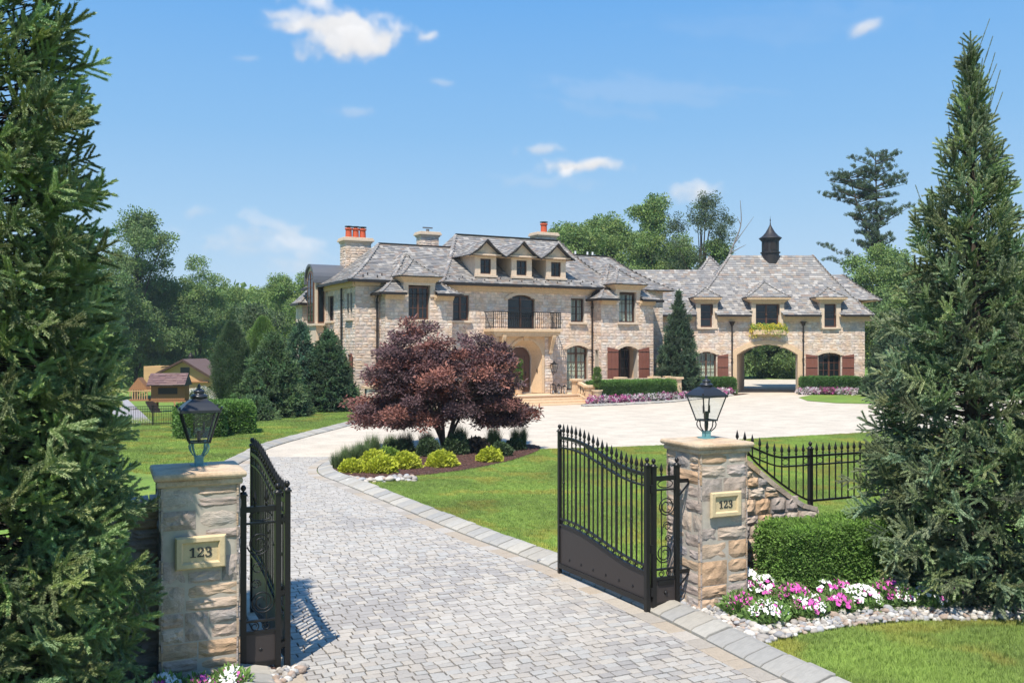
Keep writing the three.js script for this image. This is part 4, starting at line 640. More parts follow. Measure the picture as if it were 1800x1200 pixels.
  downspout(H, -12.54, -2.2, 0.5, 6.75); downspout(H, -11.2, 0.2, 0.3, 6.1); downspout(H, 3.3, 0.2, 0.3, 6.3); part(H, 'downspout', new Mb().tube([V(3.3, 6.3, 0.2), V(3.25, 6.75, 0.3), V(3.6, 7.0, 0.55)], 0.06).geo(), M.gutter);
  for (let i = 0; i < 4; i++) part(H, 'vent_pipe', new Mb().rod(V(6.2 + [0, 0.45, 1.5, 1.95][i], 9, -7.2), V(6.2 + [0, 0.45, 1.5, 1.95][i], 10.35, -7.2), 0.07).geo(), M.white);
  // portal with the deep arched doorway, and the balcony over it
  const pc = -1.87, pw = 1.95, arch = { x0: pc - 1.15, x1: pc + 1.15, y0: 0.55, y1: 3.82, rise: 1.15 };
  { const s = new THREE.Shape(); s.moveTo(pc - pw, 0.4); s.lineTo(pc + pw, 0.4); s.lineTo(pc + pw, 4.1); s.lineTo(pc - pw, 4.1); s.closePath(); s.holes.push(openingPath(THREE.Path, arch)); const p = part(H, 'portal', extr(s, 0.1, 0.6), M.lime); const items = []; 
    faceStones(items, faceAt(pc - pw, 0.4, 0.7, 0), 0.6, 3.6, rng(4), houseTones, ASH, 0.16, 0.3, 0.2, 0.5, 0.05); faceStones(items, faceAt(pc + pw - 0.6, 0.4, 0.7, 0), 0.6, 3.6, rng(5), houseTones, ASH, 0.16, 0.3, 0.2, 0.5, 0.05); faceStones(items, faceAt(pc - pw, 0.4, 0.0, -Math.PI / 2), 0.7, 3.7, rng(6), houseTones, ASH, 0.16, 0.3, 0.2, 0.5, 0.04); pieces(p, 'stone', 'stonework', items, M.houseV, 24);
    part(p, 'portal_side', new Mb().box(pc - pw + 0.05, 2.25, 0.3, 0.1, 3.7, 0.59).box(pc + pw - 0.05, 2.25, 0.3, 0.1, 3.7, 0.59).geo(), M.mortar);
    const m = new Mb(), inn = 0.76, N = 16, po = [], pi = []; po.push([pc - 1.15, 0.55]); pi.push([pc - inn, 0.55]); for (let i = 0; i <= N; i++) { const a = Math.PI - Math.PI * i / N; po.push([pc + 1.15 * Math.cos(a), 2.67 + 1.15 * Math.sin(a)]); pi.push([pc + inn * Math.cos(a), 2.65 + inn * Math.sin(a)]); } po.push([pc + 1.15, 0.55]); pi.push([pc + inn, 0.55]);
    for (let i = 0; i < po.length - 1; i++) m.quad([po[i][0], po[i][1], 0.69], [po[i + 1][0], po[i + 1][1], 0.69], [pi[i + 1][0], pi[i + 1][1], -0.05], [pi[i][0], pi[i][1], -0.05]); part(p, 'door_reveal', m.geo(), M.lime);
    const os = { x0: pc - 1.3, x1: pc + 1.3, y0: 0.55, y1: 3.97, rise: 1.3 }, sh = openingPath(THREE.Shape, os); sh.holes.push(openingPath(THREE.Path, { ...arch, y0: 0.551 })); part(p, 'arch_surround', extr(sh, 0.06, 0.7), M.lime); part(p, 'keystone', (() => { const k = new THREE.Shape(); k.moveTo(pc - 0.14, 3.75); k.lineTo(pc + 0.14, 3.75); k.lineTo(pc + 0.22, 4.12); k.lineTo(pc - 0.22, 4.12); k.closePath(); return extr(k, 0.14, 0.7); })(), M.lime);
    for (const sx of [-1, 1]) part(p, 'bracket', (() => { const k = new THREE.Shape(); k.moveTo(0, 4.1); k.lineTo(0.55, 4.1); k.bezierCurveTo(0.55, 3.7, 0.25, 3.6, 0.16, 3.0); k.lineTo(0, 2.95); k.closePath(); const g = new THREE.ExtrudeGeometry(k, { depth: 0.22, bevelEnabled: false }); g.rotateY(-Math.PI / 2); g.translate(pc + sx * 1.72 + 0.11, 0, 0.74); return new Mb().add(g).geo(); })(), M.lime);
    part(p, 'door_bell', boxG(pc + 1.0, 1.9, 0.42, 0.1, 0.24, 0.04), M.gutter); }
  const bal = part(H, 'balcony', new Mb().box(-2.0, 4.38, 0.68, 4.75, 0.16, 1.3).box(-2.0, 4.22, 0.64, 4.6, 0.18, 1.2).box(-2.0, 4.08, 0.62, 4.4, 0.12, 1.14).geo(), M.lime);
  { const y0 = 4.5, h = 0.98, z = 1.22, xa = -4.3, xb = 0.3; part(bal, 'handrail', new Mb().box((xa + xb) / 2, y0 + h, z, xb - xa + 0.06, 0.05, 0.06).box(xa, y0 + h, 0.62, 0.06, 0.05, 1.2).box(xb, y0 + h, 0.62, 0.06, 0.05, 1.2).box((xa + xb) / 2, y0 + h - 0.14, z, xb - xa, 0.025, 0.025).box((xa + xb) / 2, y0 + 0.05, z, xb - xa, 0.035, 0.03).box(xa, y0 + 0.05, 0.62, 0.03, 0.035, 1.16).box(xb, y0 + 0.05, 0.62, 0.03, 0.035, 1.16).geo(), M.iron);
    for (let i = 0; i <= 34; i++) { const x = lerp(xa, xb, i / 34), e = i % 34 === 0 || i === 4 || i === 30; part(bal, 'baluster', new Mb().bar(V(x, y0, z), V(x, y0 + h, z), e ? 0.045 : 0.024).geo(), M.iron); if (i % 3 === 1) { const rg = part(bal, 'ring', ringGeo(0.06, 0.16, 0.009), M.iron); rg.position.set(x + 0.07, y0 + 0.5, z); } }
    for (const x of [xa, xb]) for (let i = 1; i < 9; i++) part(bal, 'baluster', new Mb().bar(V(x, y0, z - i * 0.135), V(x, y0 + h, z - i * 0.135), 0.022).geo(), M.iron); }
  // steps and landing
  const st = part(H, 'landing', new Mb().box(-1.87, 0.26, 1.6, 4.6, 0.52, 3.0).geo(), M.lime); for (let i = 0; i < 3; i++) { const h = 0.52 - (i + 1) * 0.14, g = bevelBox(4.7, h, 0.42, 0.015); g.translate(-1.87, h / 2, 3.08 + 0.2 + i * 0.38); part(st, 'step', new Mb().add(g).geo(), M.lime); }
  part(st, 'step_nosing', new Mb().box(-1.87, 0.53, 3.12, 4.75, 0.05, 0.06).geo(), M.limePale);
}
// terrace wall, stair balustrade and piers in front of the right bay
{
  const T = thing('terrace_balustrade', 'tan stone balustrade beside the front steps and along the terrace', 'balustrade', 2.14, 0, -57, HA);
  const pier = (x, z, h, s = 0.42) => { const p = part(T, 'pier', new Mb().box(x, h / 2, z, s, h, s).box(x, 0.12, z, s + 0.1, 0.24, s + 0.1).geo(), M.lime); const g = bevelBox(s + 0.2, 0.14, s + 0.2, 0.02); g.translate(x, h + 0.06, z); part(p, 'pier_cap', new Mb().add(g).geo(), M.lime); };
  pier(0.62, 2.6, 1.32); pier(0.75, 3.9, 0.98); pier(4.0, 2.35, 1.36); pier(6.6, 2.35, 1.36); pier(7.9, 3.0, 1.32); pier(7.9, 2.2, 1.36);
  part(T, 'wall_coping', new Mb().box(4.1, 1.32, 2.35, 7.2, 0.14, 0.36).geo(), M.limePale); part(T, 'terrace_wall', new Mb().box(4.1, 0.62, 2.35, 7.2, 1.24, 0.24).geo(), M.limePale);
  part(T, 'stair_rail', new Mb().bar(V(0.64, 1.25, 2.75), V(0.74, 0.95, 3.75), 0.26, 0.14).bar(V(0.64, 0.5, 2.75), V(0.74, 0.2, 3.75), 0.26, 0.2).geo(), M.lime);
  for (let i = 0; i < 4; i++) { const t = (i + 0.5) / 4, p = [[0.05, 0], [0.09, 0.16], [0.04, 0.34], [0.06, 0.6], [0.06, 0.64]].map(([a, b]) => new THREE.Vector2(a, b)); const g = new THREE.LatheGeometry(p, 10); g.translate(lerp(0.64, 0.74, t), lerp(0.58, 0.3, t), lerp(2.75, 3.75, t)); part(T, 'baluster', g, M.lime); }
  part(T, 'terrace_floor', boxG(4.3, 0.25, 1.2, 7.2, 0.5, 2.2), M.lime);
  const T2 = thing('terrace_wall', 'low tan stone wall beside the left bay behind the maple', 'wall', 2.14, 0, -57, HA); part(T2, 'wall', boxG(-10.2, 0.6, 3.2, 5.4, 1.2, 0.3), M.mortar); { const items = []; faceStones(items, faceAt(-12.9, 0, 3.34, 0), 5.4, 1.2, rng(9), houseTones, ASH, 0.16, 0.3, 0.2, 0.6, 0.05); pieces(T2, 'stone', 'stonework', items, M.houseV, 60); } part(T2, 'coping', boxG(-10.2, 1.26, 3.2, 5.7, 0.12, 0.5), M.lime);
}
// coach house wing with the arched passage
const WG = thing('coach_house', 'stone coach house wing with arched drive passage and black cupola', 'house', 0, 0, -65.1, 0);
{
  const X = (px) => (px - 900) * 65.1 / 1600, x0 = 10.0, EV = 5.62, len = 25.25 - x0;
  const A = { x0: X(1295) - x0, x1: X(1402) - x0, y0: 0, y1: 3.52, rise: 0.72 }, lo = { x0: X(1225) - x0, x1: X(1259) - x0, y0: 1.15, y1: 3.02, rise: 0.22 }, ro = { x0: X(1439) - x0, x1: X(1478) - x0, y0: 1.05, y1: 2.95, rise: 0.2 };
  const ups = [[1230, 1252, 1218, 1267], [1327, 1369, 1311, 1388], [1449, 1470, 1432, 1487]].map(([a, b, c, d]) => ({ x0: X(a) - x0, x1: X(b) - x0, y0: 4.76, y1: 6.42, c0: X(c), c1: X(d), rise: 0 }));
  const w = wall(WG, x0, 0, 0, len, EV, [A, lo, ro, ...ups.map((u) => ({ ...u, y1: EV }))], 200);
  wall(WG, 25.25, 0, Math.PI / 2, 8, EV, [], 0); 
  win(WG, w, lo, { rows: 3, cols: 2, curtain: true, arch: true, mat: M.frameWarm }); win(WG, w, ro, { rows: 3, cols: 2, arch: true, mat: M.frameWarm });
  shutter(WG, w, lo.x1 + 0.08, lo.x1 + 0.85, 1.0, 2.72, 0.1, 0, 0.14); shutter(WG, w, lo.x0 - 0.85, lo.x0 - 0.08, 1.0, 2.72, 0.1, 0, -0.14); shutter(WG, w, ro.x0 - 0.93, ro.x0 - 0.08, 0.95, 2.7, 0.1, 0, -0.14); shutter(WG, w, ro.x1 + 0.08, ro.x1 + 0.93, 0.95, 2.7, 0.1, 0, 0.14);
  // arch surround, passage walls and vault
  { const o = { x0: A.x0 - 0.34, x1: A.x1 + 0.34, y0: 0, y1: 3.84, rise: 0.82 }, s = openingPath(THREE.Shape, o); s.holes.push(openingPath(THREE.Path, { ...A, y0: 0.001 })); const f = onWall(w, part(WG, 'passage_arch', extr(s, 0.12, -0.02), M.lime));
    part(f, 'vault', (() => { const m = new Mb(), q = []; const sh = openingPath(THREE.Shape, A).getPoints(); for (let i = 1; i < sh.length; i++) { const a = sh[i], b = sh[i + 1] || sh[0]; if (a.y < 0.01 && b.y < 0.01) continue; m.quad([a.x, a.y, -0.02], [b.x, b.y, -0.02], [b.x + 2.6, b.y, -8], [a.x + 2.6, a.y, -8]); } return m.geo(); })(), M.limePale); }
  part(WG, 'rear_wall', new Mb().box((x0 + A.x0 + x0 + 2.6) / 2, EV / 2, -8.2, A.x0 + 2.6, EV, 0.4).box((x0 + A.x1 + 2.6 + 25.25) / 2, EV / 2, -8.2, 25.25 - x0 - A.x1 - 2.6, EV, 0.4).box(x0 + (A.x0 + A.x1) / 2 + 2.6, 4.6, -8.2, A.x1 - A.x0, 2.0, 0.4).geo(), M.mortar);
  // wall dormers
  ups.forEach((u, i) => {
    win(WG, w, u, { rows: 3, cols: 1, mid: i === 1, mat: M.frameWarm, deep: 0.1 }); const cx = (u.c0 + u.c1) / 2, hw = (u.x1 - u.x0) / 2;
    const d = part(WG, 'wall_dormer', new Mb().box(cx - hw - 0.16, 5.55, -0.3, 0.32, 1.8, 0.8).box(cx + hw + 0.16, 5.55, -0.3, 0.32, 1.8, 0.8).box(cx, 6.52, -0.3, hw * 2 + 0.64, 0.18, 0.8).box(cx, 6.0, -1.6, hw * 2 + 0.6, 1.1, 1.8).geo(), M.limePale);
    part(d, 'dormer_cornice', (() => { const m = new Mb(), W = u.c1 - u.c0; for (let k = 0; k < 4; k++) m.box(cx, 6.54 + k * 0.085, -0.3, lerp(hw * 2 + 0.68, W, k / 3), 0.087, 1.0 + k * 0.16); return m.geo(); })(), M.lime);
    const W = (u.c1 - u.c0) / 2 + 0.05; roof(WG, 'dormer_roof', { x0: cx - W, x1: cx + W, zf: 0.36, zb: -4.2, y0: 6.88, y1: i === 1 ? 8.1 : 7.65, ...ridgeZ(cx, i === 1 ? -0.9 : -0.6, -4.2), flare: 0.3, sides: 'flr' });
  });
  { const u = ups[1], cx = (u.c0 + u.c1) / 2, fb = part(WG, 'flower_box', new Mb().box(cx, 4.4, 0.28, 2.3, 0.34, 0.4).box(cx, 4.15, 0.16, 1.6, 0.14, 0.2).geo(), M.lime); const r = rng(5), ms = [], cs = []; for (let k = 0; k < 420; k++) { ms.push(new THREE.Matrix4().compose(V(cx + (r() - 0.5) * 2.5, 4.5 + r() * 0.45 - (r() < 0.4 ? 0.5 * r() : 0), 0.25 + (r() - 0.5) * 0.6), new THREE.Quaternion().setFromEuler(new THREE.Euler(r() * 6, r() * 6, r() * 6)), V(1, 1, 1).multiplyScalar(0.5 + r() * 0.5))); cs.push(r() < 0.4 ? col(0.75, 0.62, 0.05) : col(0.16 + r() * 0.14, 0.32 + r() * 0.1, 0.04)); } inst(fb, 'window_box_flowers', clump(3, 10, 0.16, 0.11, 0.07), M.leaf, ms, cs).userData.kind = 'stuff'; }
  roof(WG, 'roof', { x0: 12.3, x1: 25.75, zf: 0.46, zb: -8.6, y0: EV, y1: 10.3, ...ridgeX(16.6, 22.9, -4.1), flare: 0.22, sides: 'flr', quota: 200, cuts: ups.map((u) => [u.x0 + x0 - 0.31, u.x1 + x0 + 0.31, -0.65]) });
  roof(WG, 'roof', { x0: 8.0, x1: 17, zf: 0.44, zb: -8.4, y0: EV - 0.01, y1: 9.2, ...ridgeX(8.0, 15, -4.1), flare: 0.22, sides: 'f', quota: 60, cuts: [ups[0]].map((u) => [u.x0 + x0 - 0.31, u.x1 + x0 + 0.31, -0.65]) });
  for (const [a, b] of [[9.2, ups[0].x0 + x0 - 0.34], [ups[0].x1 + x0 + 0.34, ups[1].x0 + x0 - 0.34], [ups[1].x1 + x0 + 0.34, ups[2].x0 + x0 - 0.34], [ups[2].x1 + x0 + 0.34, 25.75]]) { part(WG, 'gutter', new Mb().bar(V(a, EV - 0.06, 0.52), V(b, EV - 0.06, 0.52), 0.13).geo(), M.gutter); part(WG, 'cornice', new Mb().box((a + b) / 2, EV - 0.18, 0.12, b - a, 0.2, 0.3).box((a + b) / 2, EV - 0.36, 0.08, b - a, 0.14, 0.16).geo(), M.lime); }
  roof(WG, 'rear_roof', { x0: 20, x1: 28.1, zf: -4.0, zb: -12, y0: 6.9, y1: 9.1, ...ridgeX(22, 26.4, -7.5), flare: 0.2, sides: 'fr' }); part(WG, 'rear_block', boxG(26.0, 3.45, -9.4, 3.6, 6.8, 5), M.limePale);
  roof(WG, 'turret_roof', { x0: 14.2, x1: 17.2, zf: -5.6, zb: -8.6, y0: 8.8, y1: 10.5, ...ridgeX(15.7, 15.7, -7.1), flare: 0.3, sides: 'flr' });
  for (const px of [1286, 1411]) downspout(WG, X(px), 0.2, 0.1, 5.1, true);
  // cupola
  { const cx = X(1356) * 69 / 65.1, cz = -4.1, c = part(WG, 'cupola', (() => { const m = new Mb(); for (const [ra, rb, a, b] of [[0.66, 0.66, 9.2, 10.45], [0.74, 0.74, 10.45, 10.55], [0.64, 0.64, 10.55, 11.5], [0.8, 0.8, 11.5, 11.6], [0.72, 0.72, 11.4, 11.5]]) { const g = new THREE.CylinderGeometry(rb, ra, b - a, 8); g.rotateY(Math.PI / 8); g.translate(cx, (a + b) / 2, cz); m.add(g); } return m.geo(); })(), M.cupola);
    const p = [[0, 13.35], [0.015, 13.1], [0.05, 12.95], [0.02, 12.9], [0.05, 12.62], [0.16, 12.4], [0.36, 12.05], [0.6, 11.78], [0.86, 11.62], [0.86, 11.58]].map(([a, b]) => new THREE.Vector2(a, b)), g = new THREE.LatheGeometry(p, 8); g.rotateY(Math.PI / 8); g.translate(cx, 0, cz); part(c, 'cupola_roof', new Mb().add(g).geo(), M.cupola);
    for (let i = 0; i < 8; i++) { const a = i * Math.PI / 4, s = new THREE.Shape(); s.moveTo(-0.16, 0); s.lineTo(0.16, 0); s.lineTo(0.16, 0.55); archTo(s, 0.16, -0.16, 0.55, 0.16); s.closePath(); const q = extr(s, 0.03, 0); q.rotateY(a); q.translate(cx + Math.sin(a) * 0.585, 10.7, cz + Math.cos(a) * 0.585); const l = part(c, 'louvre', q, M.gutter); } }
}

// ---------- plants ----------
function clump(seed, n, rad, len, wid, up = 0.3) {              // leaves spread through a ball
  const r = rng(seed * 101), pos = [], nor = [], v = new THREE.Vector3();
  for (let i = 0; i < n; i++) {
    const c = V(r() - 0.5, r() - 0.5, r() - 0.5).normalize().multiplyScalar(rad * Math.cbrt(r())), d = c.clone().normalize().multiplyScalar(0.6).add(V(r() - 0.5, r() - 0.5 + up, r() - 0.5)).normalize(), s = V(r() - 0.5, r() - 0.5, r() - 0.5).cross(d).normalize(), N = V(0, 0, 0).crossVectors(d, s).normalize(), L = len * (0.6 + r() * 0.7), W = wid * (0.6 + r() * 0.7);
    const a = c, b = c.clone().addScaledVector(d, L * 0.5).addScaledVector(s, W / 2).addScaledVector(N, -W * 0.15), e = c.clone().addScaledVector(d, L * 0.5).addScaledVector(s, -W / 2).addScaledVector(N, -W * 0.15), t = c.clone().addScaledVector(d, L);
    for (const tr of [[a, b, t], [a, t, e]]) { const n2 = tr[1].clone().sub(tr[0]).cross(tr[2].clone().sub(tr[0])).normalize(); for (const q of tr) { pos.push(q.x, q.y, q.z); nor.push(n2.x, n2.y, n2.z); } }
  }
  const g = new THREE.BufferGeometry(); g.setAttribute('position', new THREE.Float32BufferAttribute(pos, 3)); g.setAttribute('normal', new THREE.Float32BufferAttribute(nor, 3)); g.setAttribute('uv', new THREE.Float32BufferAttribute(new Float32Array(pos.length / 3 * 2), 2)); return g;
}
// a spruce spray: a shoot with side shoots, each a brush of needles, growing along +y
function spray(seed, shoots, L, needles, nl, nw) {
  const r = rng(seed), pos = [], nor = [];
  const brush = (o, d, len, k) => { const s = V(r() - 0.5, r() - 0.5, r() - 0.5).cross(d).normalize(), t = V(0, 0, 0).crossVectors(d, s);
    for (let i = 0; i < k; i++) { const f = (i + r()) / k, a = i * 2.4, q = s.clone().multiplyScalar(Math.cos(a)).addScaledVector(t, Math.sin(a)), n = q.clone().multiplyScalar(0.85).addScaledVector(d, 0.75 + f * 0.5).normalize(), b = o.clone().addScaledVector(d, len * f), w = V(0, 0, 0).crossVectors(n, V(r() - 0.5, r() - 0.5, r() - 0.5)).normalize().multiplyScalar(nw), tip = b.clone().addScaledVector(n, nl * (0.8 + r() * 0.4)), N = V(0, 0, 0).crossVectors(w, n).normalize();
      for (const p of [b.clone().sub(w), b.clone().add(w), tip]) { pos.push(p.x, p.y, p.z); nor.push(N.x, N.y, N.z); } } };
  brush(V(0, 0, 0), V(0, 1, 0), L, needles);
  for (let i = 0; i < shoots; i++) { const f = 0.1 + 0.6 * i / shoots, a = (i % 2 ? 0 : Math.PI) + (r() - 0.5) * 1.2, d = V(Math.cos(a) * 0.75, 0.7, Math.sin(a) * 0.75 + (r() - 0.5) * 0.4).normalize(); brush(V(0, L * f, 0), d, L * (0.75 - f * 0.5), Math.round(needles * (0.75 - f * 0.45))); }
  const g = new THREE.BufferGeometry(); g.setAttribute('position', new THREE.Float32BufferAttribute(pos, 3)); g.setAttribute('normal', new THREE.Float32BufferAttribute(nor, 3)); g.setAttribute('uv', new THREE.Float32BufferAttribute(new Float32Array(pos.length / 3 * 2), 2)); return g;
}
const qTo = (d) => new THREE.Quaternion().setFromUnitVectors(V(0, 1, 0), d.clone().normalize());
function taperTube(m, pts, r0, r1, seg = 7) { const c = new THREE.CatmullRomCurve3(pts), n = pts.length * 3; for (let i = 0; i < n; i++) { const a = c.getPoint(i / n), b = c.getPoint((i + 1.15) / n > 1 ? 1 : (i + 1.15) / n); m.rod(a, b, lerp(r0, r1, i / n), lerp(r0, r1, (i + 1) / n), seg); } return m; }
const SP = [1, 2, 3].map((s) => spray(s * 5, 6, 0.25, 170, 0.024, 0.0046)), SPlead = spray(77, 0, 0.34, 150, 0.022, 0.004), SPfar = [4, 5].map((s) => spray(s * 5, 5, 0.3, 60, 0.05, 0.009));
function spruce(name, label, x, z, { h, rad, n, seed, tone, scale = 1, far = false, low = 0.1, taper = 0.85, lead = 0, group = 'spruce trees', y = 0, lift = 0.25, droop = 0.15, rough = [0.78, 0.46] }) {
  const o = thing(name, label, 'tree', x, y, z, 0, group), r = rng(seed), tw = new Mb(), lists = [[], [], []], cols = [[], [], []], geos = far ? [SPfar[0], SPfar[1], SPfar[0]] : SP;
  part(o, 'trunk', taperTube(new Mb(), [V(0, -0.1, 0), V(0.02, h * 0.4, 0), V(-0.01, h * 0.75, 0.01), V(0, h * 0.98, 0)], rad * 0.09 + 0.03, 0.012).geo(), M.bark);
  const R0 = (t) => rad * Math.pow(1 - t, taper) * Math.min(1, 0.72 + t * 2.4);
  for (let i = 0; i < n; i++) {
    const t = low / h + (1 - low / h) * (1 - Math.pow(1 - (i + r()) / n, 0.62)), az = i * 2.39996 + (r() - 0.5) * 0.5, bump = rough[0] + rough[1] * fbm(az * 1.6 + 10, t * 12, seed, 3), len = Math.max(0.1, R0(t) * bump), el = lerp(-droop, lift + 0.5 * t * t * 2, t) + (r() - 0.5) * 0.3;
    const d = V(Math.cos(az) * Math.cos(el), Math.sin(el), Math.sin(az) * Math.cos(el)), base = V(0, t * h, 0), tip = base.clone().addScaledVector(d, len);
    tw.rod(base, base.clone().lerp(tip, 0.9), 0.008 + 0.006 * len, 0.003, 4);
    const ns = Math.max(1, Math.round(len * (far ? 3.4 : 3.6) / scale));
    for (let k = 0; k < ns; k++) {
      const f = lerp(0.45, 1, (k + 0.3 + r() * 0.7) / ns) , side = V(-Math.sin(az), 0, Math.cos(az)).multiplyScalar((r() - 0.5) * 0.42 * len * Math.min(1, 1.35 - f)), p = base.clone().lerp(tip, f).add(side); p.y -= 0.05 * f * f * len;
      const dir = d.clone().add(side.clone().multiplyScalar(1.2)).add(V((r() - 0.5) * 0.8, (r() - 0.42) * 0.8 + 0.5 * t, (r() - 0.5) * 0.8)).normalize(), li = Math.floor(r() * 3), s = scale * (0.75 + r() * 0.6);
      const q = qTo(dir).multiply(new THREE.Quaternion().setFromAxisAngle(V(0, 1, 0), r() * 6.28));
      lists[li].push(new THREE.Matrix4().compose(p, q, V(s, s, s))); const b = (0.42 + 0.95 * r()); cols[li].push(col(tone[0] * b * (0.85 + r() * 0.25), tone[1] * b, tone[2] * b * (0.75 + r() * 0.4)));
    }
  }
  const SL = [], SC = [];
  for (let k = 0; k < lead; k++) { const t = k ? 0.62 + 0.35 * Math.pow(r(), 0.7) : 0.975, a = k * 2.4, rr = k ? R0(t) * (0.65 + 0.5 * r()) : 0, q = V(Math.cos(a) * (0.12 + 0.3 * r()), 1, Math.sin(a) * (0.12 + 0.3 * r())).normalize(); for (let j = 0; j < (k ? 2 : 3); j++) { SL.push(new THREE.Matrix4().compose(V(Math.cos(a) * rr, t * h, Math.sin(a) * rr).addScaledVector(q, j * 0.26), qTo(q), V(1, 1, 1).multiplyScalar(1 - 0.15 * j))); SC.push(col(tone[0] * 0.8, tone[1] * 0.75, tone[2] * 0.9)); } }
  part(o, 'branches', tw.geo(), M.bark);
  const cr = new THREE.Group(); cr.name = 'crown'; o.add(cr);
  if (SL.length) inst(cr, 'leaders', SPlead, M.needle, SL, SC).userData.kind = 'stuff';
  lists.forEach((l, i) => { if (l.length) inst(cr, 'needles', geos[i], M.needle, l, cols[i]).userData.kind = 'stuff'; });
  return o;
}
M.needle = foliage(0.2);
spruce('spruce_tree', 'tall dense spruce in front of the shaded gate pillar', -4.78, -8.1, { h: 9.6, rad: 1.26, n: 1080, seed: 3, tone: [0.31, 0.39, 0.165], low: 0.15, taper: 0.62, scale: 1.25, rough: [0.72, 0.6] });
spruce('spruce_tree', 'tall tapering spruce with spiky leaders behind the clipped hedge', 6.45, -12.75, { h: 7.55, rad: 1.42, n: 760, seed: 12, tone: [0.295, 0.365, 0.2], low: 0.15, taper: 0.86, lead: 22, scale: 1.25, lift: 0.6, rough: [0.5, 1.05] });

// broad-leaved trees
const CL = [1, 2, 3].map((s) => clump(s, 26, 0.42, 0.2, 0.13)), CLn = [4, 5, 6].map((s) => clump(s, 22, 0.26, 0.12, 0.075));
function crownTree(name, label, x, z, { h, rx, ry = 0, base = 0.25, n = 1500, blobs = 26, seed, tone, scale = 1, geos = CL, trunk = 0.25, bark = M.bark, limbs = 9, group, y = 0, vary = 0.5, stems = 1, hollow = 0.5, mat = M.leaf, flat = 0.75 }) {
  const o = thing(name, label, 'tree', x, y, z, 0, group), r = rng(seed), w = new Mb(), y0 = h * base, cy = (h + y0) / 2, hy = (h - y0) / 2, B = [];
  for (let i = 0; i < blobs; i++) { const a = r() * 6.283, e = Math.pow(r(), 0.6), v = r() * 2 - 1, k = Math.sqrt(Math.max(0.05, 1 - Math.abs(v) ** 2.2)), s = lerp(0.2, 0.36, r()); B.push({ p: V(Math.cos(a) * rx * e * k * 0.82, cy + v * hy * 0.85, Math.sin(a) * rx * e * k * 0.82), s: s * rx * (0.8 + r() * 0.5) }); }
  for (let k = 0; k < stems; k++) { const a = k / stems * 6.28 + r(), sp = stems > 1 ? rx * 0.16 : 0; taperTube(w, [V(Math.cos(a) * sp * 0.05, -0.1, Math.sin(a) * sp * 0.05), V(Math.cos(a) * sp * 0.7, y0 * 0.8, Math.sin(a) * sp * 0.7), V(Math.cos(a) * sp * 1.6, cy * 0.85, Math.sin(a) * sp * 1.6), V(Math.cos(a) * sp * 2.2, h * 0.84, Math.sin(a) * sp * 2.2)], trunk, trunk * 0.15); }
  part(o, 'trunk', w.geo(), bark); const lm = new Mb();
  for (let k = 0; k < Math.min(limbs, B.length); k++) { const b = B[k].p, st = lerp(y0 * 0.75, cy * 0.9, r()), f = V(b.x * 0.08, st, b.z * 0.08); taperTube(lm, [f, f.clone().lerp(b, 0.45).add(V(0, 0.12 * (b.y - st), 0)), b], trunk * 0.42, trunk * 0.07, 6); }
  part(o, 'limbs', lm.geo(), bark);
  const L = [[], [], []], C = [[], [], []];
  for (let i = 0; i < n; i++) {
    const b = pick(r, B), d = V(r() - 0.5, r() - 0.42, r() - 0.5).normalize(), q = Math.pow(r(), hollow * 0.6), p = b.p.clone().addScaledVector(V(d.x, d.y * flat, d.z), b.s * q), g = Math.floor(r() * 3), s = scale * (0.6 + r() * 0.75), t = 1 - vary / 2 + vary * r();
    L[g].push(new THREE.Matrix4().compose(p, new THREE.Quaternion().setFromEuler(new THREE.Euler(r() * 6, r() * 6, r() * 6)), V(s, s * 0.8, s))); const c = Array.isArray(tone[0]) ? pick(r, tone) : tone; C[g].push(col(c[0] * t * (0.85 + r() * 0.3), c[1] * t, c[2] * t));
  }
  const cr = new THREE.Group(); cr.name = 'crown'; o.add(cr); L.forEach((l, i) => { if (l.length) inst(cr, 'leaves', geos[i], mat, l, C[i]).userData.kind = 'stuff'; });
  return o;
}
